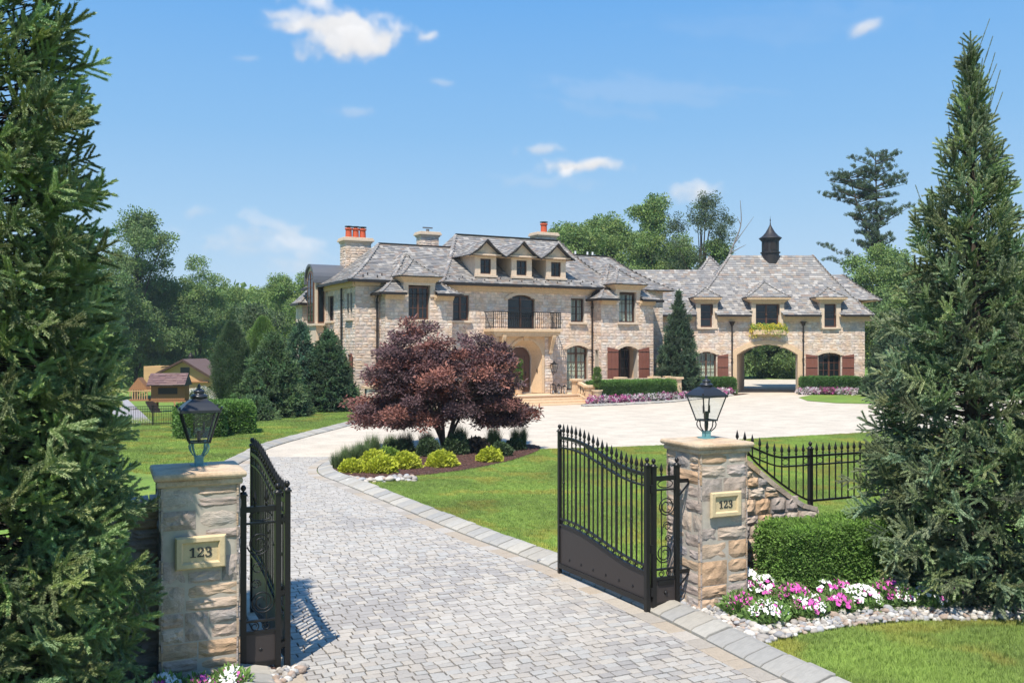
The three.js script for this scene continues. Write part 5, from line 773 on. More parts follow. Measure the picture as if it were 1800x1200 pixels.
// the purple maple in the bed
const MLEAF = [1, 2, 3].map((s) => clump(20 + s, 20, 0.19, 0.13, 0.06, 0.05));
{
  const [x, z] = P(783, 790), o = thing('maple_tree', 'spreading purple leaved maple with several stems in the mulch bed', 'tree', x, 0, z, 0), r = rng(404), st = new Mb(), tips = [];
  for (let k = 0; k < 9; k++) { const a = k / 9 * 6.283 + r() * 0.5, out = (k % 3 ? 1.0 : 0.5) * (0.8 + r() * 0.5); taperTube(st, [V(Math.cos(a) * 0.07, 0, Math.sin(a) * 0.07), V(Math.cos(a) * 0.18, 0.4, Math.sin(a) * 0.18), V(Math.cos(a) * out * 0.5, 0.95 + r() * 0.2, Math.sin(a) * out * 0.5), V(Math.cos(a) * out * 1.15, 1.8 + r() * 0.5, Math.sin(a) * out * 1.15), V(Math.cos(a) * out * 1.9, 2.6 + r() * 0.7, Math.sin(a) * out * 1.9)], 0.062, 0.014, 8); tips.push(V(Math.cos(a) * out * 1.1, 1.7, Math.sin(a) * out * 1.1)); }
  part(o, 'stems', st.geo(), M.barkMaple);
  const br = new Mb(), L = [[], [], []], C = [[], [], []], tone = [[0.165, 0.066, 0.062], [0.098, 0.047, 0.052], [0.225, 0.091, 0.075], [0.285, 0.110, 0.078], [0.150, 0.077, 0.083]];
  const pads = [];
  const lobes = [[-1.15, 2.55, 0.1, 1.4, 1.35, 1.35, 50], [1.05, 2.35, -0.1, 1.4, 1.25, 1.4, 48], [-0.1, 1.75, 0.6, 1.9, 1.05, 1.6, 48], [-1.9, 1.2, 0.1, 1.0, 0.6, 1.0, 24], [1.8, 1.2, 0, 0.9, 0.6, 0.9, 20], [-0.2, 2.2, -1.0, 2.0, 1.3, 1.2, 24]];
  for (const [lx, ly, lz, ax, ay, az, n] of lobes) for (let k = 0; k < n; k++) { const d = V(r() - 0.5, r() - 0.45, r() - 0.5).normalize(), q = Math.pow(r(), 0.3) * (0.72 + 0.6 * fbm(d.x * 2 + 9, d.y * 2 + lx * 3, 7, 2)); pads.push({ p: V(lx + d.x * ax * q, Math.max(1.0, ly + d.y * ay * q), lz + d.z * az * q), s: 0.22 + r() * 0.34 }); }
  for (const [dx, y, s] of [[-1.25, 4.25, 0.22], [-0.5, 4.1, 0.24], [-0.9, 3.95, 0.3], [-1.6, 3.8, 0.3], [0.75, 3.75, 0.28], [1.25, 3.65, 0.3], [1.85, 3.4, 0.26], [-1.7, 3.3, 0.45], [1.7, 3.1, 0.45], [-2.7, 1.2, 0.5], [-2.95, 1.55, 0.42], [-2.45, 0.95, 0.5], [2.5, 1.2, 0.45], [2.3, 2.2, 0.4], [-2.4, 2.5, 0.4]]) pads.push({ p: V(dx, y, (r() - 0.5) * 0.6), s, out: Math.abs(dx) });
  for (const b of pads) {
    const near = tips.reduce((m, t) => (t.distanceTo(b.p) < m.distanceTo(b.p) ? t : m), tips[0]); taperTube(br, [near, near.clone().lerp(b.p, 0.5).add(V(0, 0.12, 0)), b.p], 0.022, 0.005, 5);
    const hue = pick(r, tone), n = Math.round(32 * b.s / 0.45);
    for (let i = 0; i < n; i++) { const a = r() * 6.283, q = Math.sqrt(r()) * b.s, p = b.p.clone().add(V(Math.cos(a) * q, (r() - 0.5) * 0.22 - q * q * 0.25, Math.sin(a) * q)), g = Math.floor(r() * 3), s = 0.65 + r() * 0.6, t = 0.65 + r() * 0.8;
      L[g].push(new THREE.Matrix4().compose(p, new THREE.Quaternion().setFromEuler(new THREE.Euler((r() - 0.5) * 1.4, r() * 6, (r() - 0.5) * 1.4)), V(s, s * 0.5, s))); C[g].push(col(hue[0] * t, hue[1] * t, hue[2] * t)); }
  }
  part(o, 'branches', br.geo(), M.barkMaple); const cr = new THREE.Group(); cr.name = 'crown'; o.add(cr); L.forEach((l, i) => { inst(cr, 'leaves', MLEAF[i], M.leafMaple, l, C[i]).userData.kind = 'stuff'; });
}
// background woods
const greens = [[0.161, 0.262, 0.055], [0.190, 0.293, 0.061], [0.138, 0.232, 0.057], [0.218, 0.311, 0.066]], dark = [[0.108, 0.188, 0.051], [0.132, 0.219, 0.055], [0.162, 0.250, 0.059]];
const atD = (px, d) => [(px - 900) / FOCAL * d, -d], hAt = (py, d) => EYE + (HORIZON - py) * d / FOCAL;
const GW = 'trees of the wood behind', wood = [];
const tr = (px, py, d, rx, o) => { const [x, z] = atD(px, d), y = drop(x, z) - 0.1; crownTree(o.name || 'broadleaf_tree', o.label, x, z, { h: hAt(py, d) - y, rx, y, tone: greens, seed: Math.round(px + py * 3), group: GW, ...o }); };
tr(238, 366, 106, 5.6, { label: 'tall dark maple rising behind the left spruce', n: 1700, blobs: 40, tone: dark, base: 0.1, scale: 1.3, trunk: 0.32, hollow: 0.8, vary: 0.7 });
tr(195, 440, 104, 5.5, { label: 'dark leafy tree low behind the left spruce', n: 1500, blobs: 30, tone: dark, base: 0.08 });
tr(350, 447, 112, 4.4, { label: 'narrow green tree above the barn with slender top', n: 1300, blobs: 26, base: 0.1 });
tr(300, 475, 110, 5.2, { label: 'green tree crowding the maple behind the barn', n: 1500, blobs: 26, tone: dark, base: 0.06 });
tr(430, 500, 118, 5.4, { label: 'broad green tree behind the arborvitae', n: 1500, blobs: 28, base: 0.06 });
tr(388, 512, 122, 6, { label: 'round green tree behind the barn roof', n: 1400, blobs: 26, base: 0.06, tone: dark });
tr(500, 478, 105, 5.2, { label: 'large round oak behind the left end of the mansion', n: 1900, blobs: 34, base: 0.05 });
tr(545, 470, 100, 4.4, { label: 'tall oak touching the left end of the mansion', n: 1500, blobs: 28, base: 0.05 });
tr(462, 520, 84, 3.6, { label: 'young bright tree in front of the round oak', n: 1100, blobs: 22, base: 0.05, tone: [[0.08, 0.13, 0.035], [0.065, 0.11, 0.03]] });
tr(268, 540, 108, 5.2, { label: 'low spreading tree shading the barn gable', n: 1300, blobs: 24, base: 0.1, tone: dark });
tr(1010, 392, 100, 5.2, { label: 'rounded tree crown behind the single red chimney pot', n: 2600, blobs: 40, base: 0.2, scale: 1.15 });
tr(1070, 380, 104, 5.2, { label: 'leafy tree behind the middle of the slate roof', n: 2700, blobs: 40, base: 0.2, scale: 1.15 });
tr(1142, 335, 98, 5.0, { label: 'tall full tree standing highest behind the slate roof', n: 2900, blobs: 44, base: 0.15, scale: 1.1 });
tr(1232, 336, 92, 4.4, { label: 'thin crowned open tree with sky showing between branches', n: 900, blobs: 46, base: 0.3, hollow: 1.2, limbs: 26, trunk: 0.2, scale: 0.85, tone: [[0.07, 0.115, 0.035], [0.055, 0.095, 0.03]] });
tr(1190, 425, 96, 4.0, { label: 'low green tree filling behind the vent pipes', n: 1300, blobs: 26, base: 0.2 });
tr(1255, 420, 90, 3.2, { label: 'small loose tree beside the bare leaning branch', n: 700, blobs: 26, base: 0.35, limbs: 14, trunk: 0.15 });
tr(1545, 425, 80, 4.4, { label: 'dense green tree under the ragged pine', n: 2000, blobs: 36, base: 0.05 });
tr(1620, 470, 74, 4, { label: 'dense green tree behind the right spruce', n: 1500, blobs: 28, base: 0.05, tone: dark });
tr(1750, 420, 84, 6, { label: 'broad tree half hidden by the right spruce', n: 1600, blobs: 28, base: 0.05 });
{ // bare leaning branch
  const [x, z] = atD(1270, 88), o = thing('bare_tree', 'bare dead limb leaning against the sky behind the coach house', 'tree', x, 0, z), m = new Mb(), h = hAt(352, 88), k = 88 / FOCAL; const q = (px, py) => V((px - 1270) * k, hAt(py, 88), 0);
  taperTube(m, [V(0, 0, 0), q(1276, 470), q(1290, 430), q(1303, 395), q(1302, 352)], 0.14, 0.025); taperTube(m, [q(1290, 430), q(1306, 408), q(1326, 380)], 0.06, 0.012); taperTube(m, [q(1284, 445), q(1300, 436), q(1312, 430)], 0.06, 0.015); taperTube(m, [q(1303, 395), q(1296, 380)], 0.05, 0.012); part(o, 'limb', m.geo(), M.barkPale);
}
{ // ragged white pine
  const d = 85, [x, z] = atD(1530, d), o = thing('pine_tree', 'tall ragged pine with layered boughs behind the coach house', 'tree', x, 0, z), r = rng(88), k = d / FOCAL, w = new Mb(), L = [], C = [], q = (px, py, dz = 0) => V((px - 1530) * k, hAt(py, d), dz);
  taperTube(w, [V(0.6, 0, 0), q(1548, 520), q(1545, 430), q(1542, 360), q(1540, 272)], 0.22, 0.04); taperTube(w, [q(1540, 430), q(1522, 400), q(1505, 350), q(1492, 300)], 0.14, 0.03);
  part(o, 'trunk', w.geo(), M.bark); const b = new Mb();
  const bough = (px0, py0, px1, py1, n, s) => { const A = q(px0, py0), B = q(px1, py1, (r() - 0.5) * 2); b.rod(A, B, 0.06, 0.015, 5); for (let i = 0; i < n; i++) { const p = A.clone().lerp(B, 0.25 + 0.8 * r()).add(V((r() - 0.5) * s * 1.6, (r() - 0.3) * s * 0.55, (r() - 0.5) * s * 2.2)); L.push(new THREE.Matrix4().compose(p, qTo(V((r() - 0.5) * 0.9, 0.75, (r() - 0.5) * 0.9)), V(1, 1, 1).multiplyScalar(0.9 + r() * 0.7))); const t = 0.7 + r() * 0.6; C.push(col(0.12 * t, 0.175 * t, 0.085 * t)); } };
  for (const a of [[1545, 470, 1445, 435, 40, 0.5], [1545, 480, 1455, 458, 34, 0.5], [1542, 400, 1600, 362, 30, 0.5], [1505, 350, 1446, 345, 36, 0.5], [1545, 500, 1480, 492, 30, 0.6]]) bough(...a);
  for (let k = 0; k < 105; k++) { const f = r(), st = r() < 0.5, py = lerp(272, 450, Math.pow(f, 0.9)), cx = st ? 1541 + (py - 272) * 0.03 : lerp(1493, 1535, clamp((py - 300) / 120)), reach = (14 + 34 * r()) * (0.55 + 0.6 * Math.sin(Math.PI * clamp((py - 255) / 150))), dir = r() < 0.5 ? -1 : 1; if (!st && py < 298) continue; bough(cx, py, cx + dir * reach, py - 6 - 12 * r(), Math.round(7 + reach * 0.28), 0.42); }
  part(o, 'boughs', b.geo(), M.bark); const cr = new THREE.Group(); cr.name = 'crown'; o.add(cr); inst(cr, 'needles', SPfar[0], M.needle, L, C).userData.kind = 'stuff';
}
{ // far woods that read as one mass
  const o = thing('far_woods', 'hazy band of distant wooded hills along the horizon', 'woods', 0, 0, 0, 0, null, 'stuff'), r = rng(61), L = [], C = [];
  for (let i = 0; i < 5200; i++) { const d = 135 + r() * 160, px = -200 + r() * 2300, [x, z] = atD(px, d), top = hAt(512 + 14 * fbm(px * 0.012, d * 0.02, 3, 3) + (px > 900 ? 8 : 0), d), v = Math.pow(r(), 0.55), s = 3 + r() * 3.4; L.push(new THREE.Matrix4().compose(V(x, lerp(-4, top - 1, v), z), new THREE.Quaternion().setFromEuler(new THREE.Euler(r() * 6, r() * 6, r() * 6)), V(s, s * 0.8, s))); const t = 0.6 + r() * 0.8, g = pick(r, greens); C.push(col(g[0] * t, g[1] * t, g[2] * t)); }
  inst(o, 'leaves', clump(9, 46, 0.62, 0.26, 0.2), M.leaf, L, C);
}
// conifers round the house
function innerMat(t) { return std(col(...t), { roughness: 0.9 }); }   // leaves inside the crown, of the crown's own colour
const TH = M.leaf;
const FINE = [1, 2, 3].map((s) => clump(40 + s, 26, 0.16, 0.11, 0.028, 0.6));
function columnar(name, label, x, z, { h, rad, n, seed, tone, point = 0.55, y = 0, core = true }) {
  const o = thing(name, label, 'tree', x, y, z, 0, 'evergreens round the house'), r = rng(seed), L = [[], [], []], C = [[], [], []]; const prof = (t) => rad * Math.pow(Math.sin(Math.PI * Math.pow(clamp(t * 0.93 + 0.07), point)), 0.75);
  part(o, 'trunk', new Mb().rod(V(0, -0.1, 0), V(0, h * 0.5, 0), 0.1, 0.04).geo(), M.bark);
  for (let i = 0; i < n; i++) { const t = r() * 0.985, a = r() * 6.283, rr = prof(t) * (0.62 + 0.42 * Math.sqrt(r())) * (0.66 + 0.7 * fbm(a * 2.2, t * 11, seed, 3)), g = Math.floor(r() * 3), s = (0.8 + r() * 0.7) * (h / 6), k = 0.6 + r() * 0.75; L[g].push(new THREE.Matrix4().compose(V(Math.cos(a) * rr, t * h + 0.1, Math.sin(a) * rr), qTo(V(Math.cos(a) * 0.5, 1, Math.sin(a) * 0.5)), V(s, s * 1.2, s))); C[g].push(col(tone[0] * k, tone[1] * k, tone[2] * k)); }
  const pts = []; for (let i = 0; i <= 10; i++) pts.push(new THREE.Vector2(Math.max(0.01, prof(i / 10) * 0.55), i / 10 * h * 0.93 + 0.15)); part(o, 'inner_foliage', new THREE.LatheGeometry(pts, 12), innerMat(tone));
  const cr = new THREE.Group(); cr.name = 'crown'; o.add(cr); L.forEach((l, i) => { inst(cr, 'leaves', FINE[i], TH, l, C[i]).userData.kind = 'stuff'; });
}
{
  let [x, z] = P(407, 712); columnar('arborvitae', 'dark columnar arborvitae beside the barn', x, z, { h: hAt(570, -z), rad: 1.0, n: 2600, seed: 1, tone: [0.07, 0.13, 0.045], point: 0.8 });
  [x, z] = P(462, 708); columnar('arborvitae', 'bright green pointed arborvitae behind the spruces', x, z, { h: hAt(562, -z), rad: 1.5, n: 3200, seed: 2, tone: [0.17, 0.29, 0.055], point: 0.5 });
  [x, z] = P(428, 712); columnar('arborvitae', 'slim bright arborvitae between its taller neighbours', x + 0.4, z - 1.2, { h: hAt(598, -z), rad: 0.9, n: 1500, seed: 3, tone: [0.13, 0.23, 0.05], point: 0.42 });
  const conif = (px, py, top, rad, seed, label, tone, o = {}) => { const [a, b] = P(px, py); spruce('spruce_tree', label, a, b, { h: hAt(top, -b), rad, n: 420, seed, tone, scale: 1.5, far: true, low: 0.1, taper: 0.78, group: 'evergreens round the house', ...o }); };
  conif(478, 732, 598, 1.65, 21, 'full spruce at the edge of the left lawn', [0.126, 0.210, 0.084]); conif(527, 722, 575, 1.2, 22, 'slender blue green spruce between two fuller spruces', [0.105, 0.200, 0.116]);
  conif(576, 722, 590, 1.5, 23, 'shaggy spruce in front of the left end of the mansion', [0.095, 0.179, 0.074]); conif(500, 728, 690, 1.3, 24, 'low spreading juniper under the spruces', [0.126, 0.221, 0.084], { n: 200 }); conif(590, 716, 692, 1.2, 25, 'low juniper below the mansion wall', [0.105, 0.189, 0.074], { n: 160 });
  conif(450, 738, 712, 0.8, 26, 'small juniper on the lawn edge beside the statue', [0.126, 0.210, 0.084], { n: 120 });
  spruce('conical_evergreen', 'conical evergreen between the terrace and coach house', 10.9, -59.6, { h: 6.75, rad: 1.4, n: 560, seed: 27, tone: [0.095, 0.158, 0.084], scale: 1.35, far: true, low: 0.2, taper: 0.72, group: 'evergreens round the house', lift: 0.7, droop: -0.2 });
  spruce('spruce_tree', 'dark spruce at the right corner of the coach house', 25.6, -61, { h: 5.4, rad: 1.9, n: 480, seed: 28, tone: [0.095, 0.158, 0.074], scale: 1.5, far: true, group: 'evergreens round the house' });
  spruce('spruce_tree', 'bluish spruce just left of the tall right spruce', 22.6, -51, { h: 5.2, rad: 1.6, n: 420, seed: 29, tone: [0.116, 0.179, 0.105], scale: 1.5, far: true, group: 'evergreens round the house' });
}
// trees closing the view through the passage
for (const [px, py, d, rx, l] of [[1300, 560, 94, 3.2, 'dark bushy tree seen left through the passage'], [1345, 560, 97, 3.4, 'dark bushy tree seen in the middle of the passage'], [1385, 560, 95, 3.2, 'dark bushy tree seen right through the passage'], [1430, 555, 99, 3.4, 'dark bushy tree hidden right of the passage']]) tr(px, py, d, rx, { label: l, n: 1300, blobs: 30, base: 0.0, tone: dark, group: 'trees beyond the passage', trunk: 0.15 });

// clipped hedges and shrubs
const LF = [1, 2, 3].map((s) => clump(60 + s, 22, 0.055, 0.034, 0.018, 0.4)), LFm = [1, 2, 3].map((s) => clump(70 + s, 18, 0.13, 0.075, 0.045, 0.4));
function hedge(name, label, x, y, z, turn, sx, sy, sz, { n, geos = LFm, tone, seed, scale = 1, round = 0.12, group, tipTone }) {
  const o = thing(name, label, 'hedge', x, y, z, turn, group), r = rng(seed), L = [[], [], []], C = [[], [], []], c = bevelBox(sx - 0.14 * scale, sy - 0.1 * scale, sz - 0.14 * scale, Math.min(round, sx / 4, sz / 4)); c.translate(0, (sy - 0.1 * scale) / 2, 0); part(o, 'inner_foliage', new Mb().add(c).geo(), innerMat(tone));
  const area = [sx * sz, sx * sy, sx * sy, sz * sy, sz * sy], tot = area.reduce((a, b) => a + b);
  for (let i = 0; i < n; i++) { let k = r() * tot, f = 0; while (f < 4 && k > area[f]) k -= area[f++]; const u = r() - 0.5, v = r(), p = f === 0 ? V(u * sx, sy, (v - 0.5) * sz) : f < 3 ? V(u * sx, v * sy, (f === 1 ? 1 : -1) * sz / 2) : V((f === 3 ? 1 : -1) * sx / 2, v * sy, u * sz), N = f === 0 ? V(0, 1, 0) : f < 3 ? V(0, 0, f === 1 ? 1 : -1) : V(f === 3 ? 1 : -1, 0, 0);
    const ex = Math.abs(p.x) / (sx / 2), ez = Math.abs(p.z) / (sz / 2), ey = p.y / sy; const e = [ex, ey, ez].sort((a, b) => b - a); const cut = Math.max(0, e[1] - 0.86) / 0.14; p.addScaledVector(N, -cut * cut * round - r() * 0.06 * scale + (fbm(p.x * 3 + seed, p.y * 3 + p.z * 3, seed, 2) - 0.5) * 0.12);
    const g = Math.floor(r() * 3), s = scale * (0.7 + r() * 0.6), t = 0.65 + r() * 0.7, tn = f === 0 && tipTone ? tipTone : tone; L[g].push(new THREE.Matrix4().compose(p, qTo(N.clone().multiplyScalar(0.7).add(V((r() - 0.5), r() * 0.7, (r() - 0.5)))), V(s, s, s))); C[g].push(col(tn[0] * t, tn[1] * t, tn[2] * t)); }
  const cr = new THREE.Group(); cr.name = 'foliage'; o.add(cr); L.forEach((l, i) => { if (l.length) inst(cr, 'leaves', geos[i], M.leaf, l, C[i]).userData.kind = 'stuff'; });
}
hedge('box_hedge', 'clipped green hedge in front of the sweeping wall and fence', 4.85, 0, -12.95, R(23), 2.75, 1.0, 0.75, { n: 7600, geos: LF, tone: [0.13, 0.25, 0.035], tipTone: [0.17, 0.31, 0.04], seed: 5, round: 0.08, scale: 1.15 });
{ const [x, z] = P(310, 772); hedge('box_hedge', 'rounded clipped box hedge on the left lawn near the fence', x + 0.55, 0, z - 0.9, R(30), 1.5, 1.15, 1.4, { n: 2600, tone: [0.096, 0.208, 0.032], seed: 6, round: 0.3 }); const [x2, z2] = P(385, 765); hedge('box_hedge', 'larger clipped box hedge on the left lawn behind the lantern', x2 - 0.1, 0, z2 - 0.9, R(20), 2.1, 1.15, 1.6, { n: 3200, tone: [0.112, 0.240, 0.032], seed: 7, round: 0.3 }); }
{ const hx = (x, z) => [2.14 + Math.cos(HA) * x + Math.sin(HA) * z, -57 - Math.sin(HA) * x + Math.cos(HA) * z];
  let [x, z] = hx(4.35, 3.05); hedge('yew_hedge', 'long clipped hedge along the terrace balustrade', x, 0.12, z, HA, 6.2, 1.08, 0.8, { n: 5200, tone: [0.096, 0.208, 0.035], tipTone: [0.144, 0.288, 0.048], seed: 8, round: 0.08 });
  hedge('yew_hedge', 'clipped hedge under the right coach house window', (1460 - 900) * 64.2 / 1600, 0, -64.2, 0, 4.1, 1.15, 0.8, { n: 3000, tone: [0.088, 0.200, 0.035], seed: 9, round: 0.08 });
  hedge('yew_hedge', 'clipped hedge under the left coach house window', (1262 - 900) * 64 / 1600, 0, -64, 0, 2.3, 1.1, 0.8, { n: 1700, tone: [0.088, 0.200, 0.035], seed: 10, round: 0.08 });
  // bed of flowers in front of the terrace hedge, with its kerb and a strip of grass
  const bl = smoothLine([P(1028, 715), P(1100, 712), P(1180, 707.5), P(1240, 701), P(1292, 695.5)], 40), back = [[17, -64.9], [11, -62], hx(7.5, 2.5), hx(0.9, 3.0)];
  solo('garden_bed', sheet([...bl, ...back], 0.05), M.mulch, 'narrow flower bed in front of the terrace hedge', 'garden bed', null, 'structure');
  kerbRun('stone_kerb', 'pale stone kerb curving along the terrace flower bed', bl, -1);
  const front = bl.map(([a, b]) => [a - 0.1, b - 0.5]);
  const petunia = (n, pts, seed, label, off = 0.5) => { const r = rng(seed), G4 = clump(90, 16, 0.2, 0.12, 0.1, 0.5); pts.forEach(([px, pz], i) => { const pink = r() < 0.42, o = thing('flower_clump', label[pink ? 1 : 0], 'flowers', px + (r() - 0.5) * 0.2, 0.05, pz - off + (r() - 0.5) * 0.3, 0, 'flower clumps along the house beds'), L = [], C = []; for (let k = 0; k < n; k++) { L.push(new THREE.Matrix4().compose(V((r() - 0.5) * 0.55, 0.1 + r() * 0.28, (r() - 0.5) * 0.5), new THREE.Quaternion().setFromEuler(new THREE.Euler(r() * 6, r() * 6, r() * 6)), V(1, 1, 1).multiplyScalar(0.55 + r() * 0.4))); const q = r(); C.push(q < 0.22 ? col(0.07, 0.13, 0.03) : pink && q < 0.75 ? col(0.5, 0.1, 0.3) : q < 0.3 ? col(0.5, 0.1, 0.3) : col(0.7, 0.62, 0.66)); } inst(o, 'blooms', G4, M.leaf, L, C).userData.kind = 'stuff'; }); };
  const rowAt = smoothLine([P(1042, 712), P(1100, 709.5), P(1180, 705), P(1235, 699.5), P(1287, 694.5)], 30);
  petunia(26, rowAt, 15, ['clump of mostly white flowers beside the terrace kerb', 'clump of mostly pink flowers beside the terrace kerb'], 0.3); petunia(26, smoothLine([P(1412, 694), P(1450, 694.5), P(1500, 695)], 12), 16, ['clump of mostly white flowers below the right coach house hedge', 'clump of mostly pink flowers below the right coach house hedge'], 0.2);
  const strip = [P(1404, 699), P(1420, 705), P(1470, 709), P(1560, 711), P(1700, 712), [34, -62], [21, -63.5]]; solo('grass_strip', sheet(strip, 0.03), M.grass, 'strip of mown grass before the right coach house hedge', 'grass', null, 'structure');
}

// island bed planting
const SHR = [1, 2, 3].map((s) => clump(110 + s, 20, 0.1, 0.075, 0.05, 0.5));
function mound(name, label, px, py, w, h, tone, seed, n = 420, group, geos = SHR) {
  const [x, z] = P(px, py), k = -z / FOCAL, rx = w * k * 0.44, hy = h * k * 0.88, o = thing(name, label, 'shrub', x, 0, z - rx * 0.6, 0, group), r = rng(seed), L = [[], [], []], C = [[], [], []];
  const c = new THREE.SphereGeometry(1, 14, 8, 0, 6.2832, 0, Math.PI / 2); c.scale(rx * 0.8, hy * 0.84, rx * 0.72); part(o, 'inner_foliage', c, innerMat(tone));
  for (let i = 0; i < n; i++) { const a = r() * 6.283, e = Math.asin(r()), q = 0.8 + 0.2 * r() + (fbm(a * 2, e * 4, seed, 2) - 0.5) * 0.3, p = V(Math.cos(a) * Math.cos(e) * rx * q, Math.sin(e) * hy * q + 0.03, Math.sin(a) * Math.cos(e) * rx * 0.9 * q), g = Math.floor(r() * 3), s = 0.75 + r() * 0.6, t = 0.7 + r() * 0.6; L[g].push(new THREE.Matrix4().compose(p, qTo(p.clone().add(V(0, 0.2, 0)).normalize().add(V(r() - 0.5, r() - 0.3, r() - 0.5))), V(s, s, s))); C[g].push(col(tone[0] * t, tone[1] * t, tone[2] * t)); }
  const cr = new THREE.Group(); cr.name = 'foliage'; o.add(cr); L.forEach((l, i) => { inst(cr, 'leaves', geos[i], M.leaf, l, C[i]).userData.kind = 'stuff'; });
}
const lime = [0.5, 0.54, 0.035], gs = 'golden shrubs in the maple bed', gd = 'dark round shrubs in the maple bed';
mound('golden_shrub', 'small golden shrub nearest the tip of the maple bed', 617, 832, 44, 17, lime, 1, 420, gs); mound('golden_shrub', 'golden shrub behind two others in the maple bed', 655, 822, 46, 25, lime, 2, 460, gs); mound('golden_shrub', 'large golden shrub at the front of the cluster', 668, 833, 54, 24, lime, 3, 520, gs); mound('golden_shrub', 'golden shrub at the right of the cluster', 712, 825, 48, 24, lime, 4, 480, gs); mound('golden_shrub', 'golden shrub alone below the maple trunk', 775, 822, 50, 23, lime, 5, 500, gs); mound('golden_shrub', 'golden shrub alone at the right end of the bed', 860, 813, 40, 19, lime, 6, 420, gs); mound('golden_shrub', 'yellow green shrub at the back of the golden cluster', 680, 809, 40, 15, [0.2, 0.32, 0.03], 7, 360, gs);
[[700, 800, 52, 22], [752, 803, 38, 28], [800, 800, 46, 32], [838, 797, 40, 24], [880, 803, 34, 20], [905, 792, 28, 14]].forEach(([a, b, c, d], i) => mound('dark_shrub', ['dark green shrub behind the golden cluster', 'dark round shrub left of the maple trunk', 'dark round shrub close right of the maple trunk', 'reddish dark shrub right of the maple', 'green shrub behind the lone golden shrub', 'small dark shrub at the right of the maple bed'][i], a, b, c, d, i === 3 ? [0.06, 0.045, 0.03] : [0.06, 0.11, 0.032], 20 + i, 380, gd));
const BL = (() => { const r = rng(5), pos = [], nor = []; for (let i = 0; i < 46; i++) { const a = r() * 6.283, out = 0.12 + r() * 0.4, h = 0.5 + r() * 0.5, b = V((r() - 0.5) * 0.12, 0, (r() - 0.5) * 0.12), d = V(Math.cos(a), 0, Math.sin(a)), s = V(-d.z, 0, d.x).multiplyScalar(0.008); let p0 = b; for (let k = 1; k <= 4; k++) { const t = k / 4, p1 = b.clone().addScaledVector(d, out * t * t * 0.8).add(V(0, h * (t - 0.22 * t * t * out / 0.5), 0)), w0 = 1 - (k - 1) / 4 * 0.7, w1 = k === 4 ? 0.05 : 1 - t * 0.7, q = [p0.clone().addScaledVector(s, w0), p0.clone().addScaledVector(s, -w0), p1.clone().addScaledVector(s, -w1), p1.clone().addScaledVector(s, w1)], N = V(0, 0, 0).crossVectors(p1.clone().sub(p0), s).normalize(); for (const j of [0, 1, 2, 0, 2, 3]) { pos.push(q[j].x, q[j].y, q[j].z); nor.push(N.x, N.y, N.z); } p0 = p1; } }
  const g = new THREE.BufferGeometry(); g.setAttribute('position', new THREE.Float32BufferAttribute(pos, 3)); g.setAttribute('normal', new THREE.Float32BufferAttribute(nor, 3)); g.setAttribute('uv', new THREE.Float32BufferAttribute(new Float32Array(pos.length / 3 * 2), 2)); return g; })();
function tuft(label, px, py, h, w, tone, seed) { const [x, z] = P(px, py), k = -z / FOCAL, o = thing('ornamental_grass', label, 'grass clump', x, 0, z, 0, 'ornamental grasses in the maple bed'), r = rng(seed), L = [], C = []; for (let i = 0; i < 26; i++) { const a = r() * 6.28, d = Math.sqrt(r()) * w * k * 0.3, s = h * k * (0.95 + r() * 0.5); L.push(new THREE.Matrix4().compose(V(Math.cos(a) * d, 0, Math.sin(a) * d), new THREE.Quaternion().setFromAxisAngle(V(0, 1, 0), r() * 6), V(s * 0.8, s, s * 0.8))); const t = 0.65 + r() * 0.6; C.push(col(tone[0] * t, tone[1] * t, tone[2] * t)); } inst(o, 'blades', BL, M.leaf, L, C).userData.kind = 'stuff'; }
const gt = [0.12, 0.19, 0.05];
[[596, 824, 30, 40, 'first ornamental grass at the bed tip behind the small golden shrub'], [613, 817, 32, 44, 'ornamental grass behind the tip of the bed'], [635, 811, 34, 46, 'broad ornamental grass beside the golden cluster'], [655, 803, 36, 44, 'tall ornamental grass at the back of the golden cluster'], [686, 796, 30, 34, 'short ornamental grass beside the court edge'], [712, 798, 36, 36, 'dark ornamental grass left of the maple'], [748, 794, 34, 36, 'dark ornamental grass just left of the trunk'], [808, 790, 40, 40, 'bright ornamental grass right of the trunk'], [869, 793, 40, 36, 'upright ornamental grass near the right end'], [912, 788, 36, 42, 'pale ornamental grass last at the right end']].forEach(([a, b, h, w, l], i) => tuft(l, a, b, h, w, i > 4 && i < 7 ? [0.09, 0.1, 0.045] : gt, 30 + i));

// bedding flowers by the gate pillars
const petal = (() => { const pos = [], nor = []; for (let k = 0; k < 5; k++) { const a = k * 1.2566, b = a + 0.62, c = a - 0.62, p = [[0, 0, 0], [Math.cos(c) * 0.8, 0.12, Math.sin(c) * 0.8], [Math.cos(a) * 1.05, 0.22, Math.sin(a) * 1.05], [Math.cos(b) * 0.8, 0.12, Math.sin(b) * 0.8]]; for (const tr of [[0, 2, 1], [0, 3, 2]]) { const q = tr.map((j) => V(...p[j])), N = q[1].clone().sub(q[0]).cross(q[2].clone().sub(q[0])).normalize(); for (const v of q) { pos.push(v.x, v.y, v.z); nor.push(N.x, N.y, N.z); } } } const g = new THREE.BufferGeometry(); g.setAttribute('position', new THREE.Float32BufferAttribute(pos, 3)); g.setAttribute('normal', new THREE.Float32BufferAttribute(nor, 3)); g.setAttribute('uv', new THREE.Float32BufferAttribute(new Float32Array(pos.length / 3 * 2), 2)); return g; })();
const FLf = clump(130, 14, 0.06, 0.075, 0.034, 0.7);
M.petal = std(col(1, 1, 1), { roughness: 0.6 });
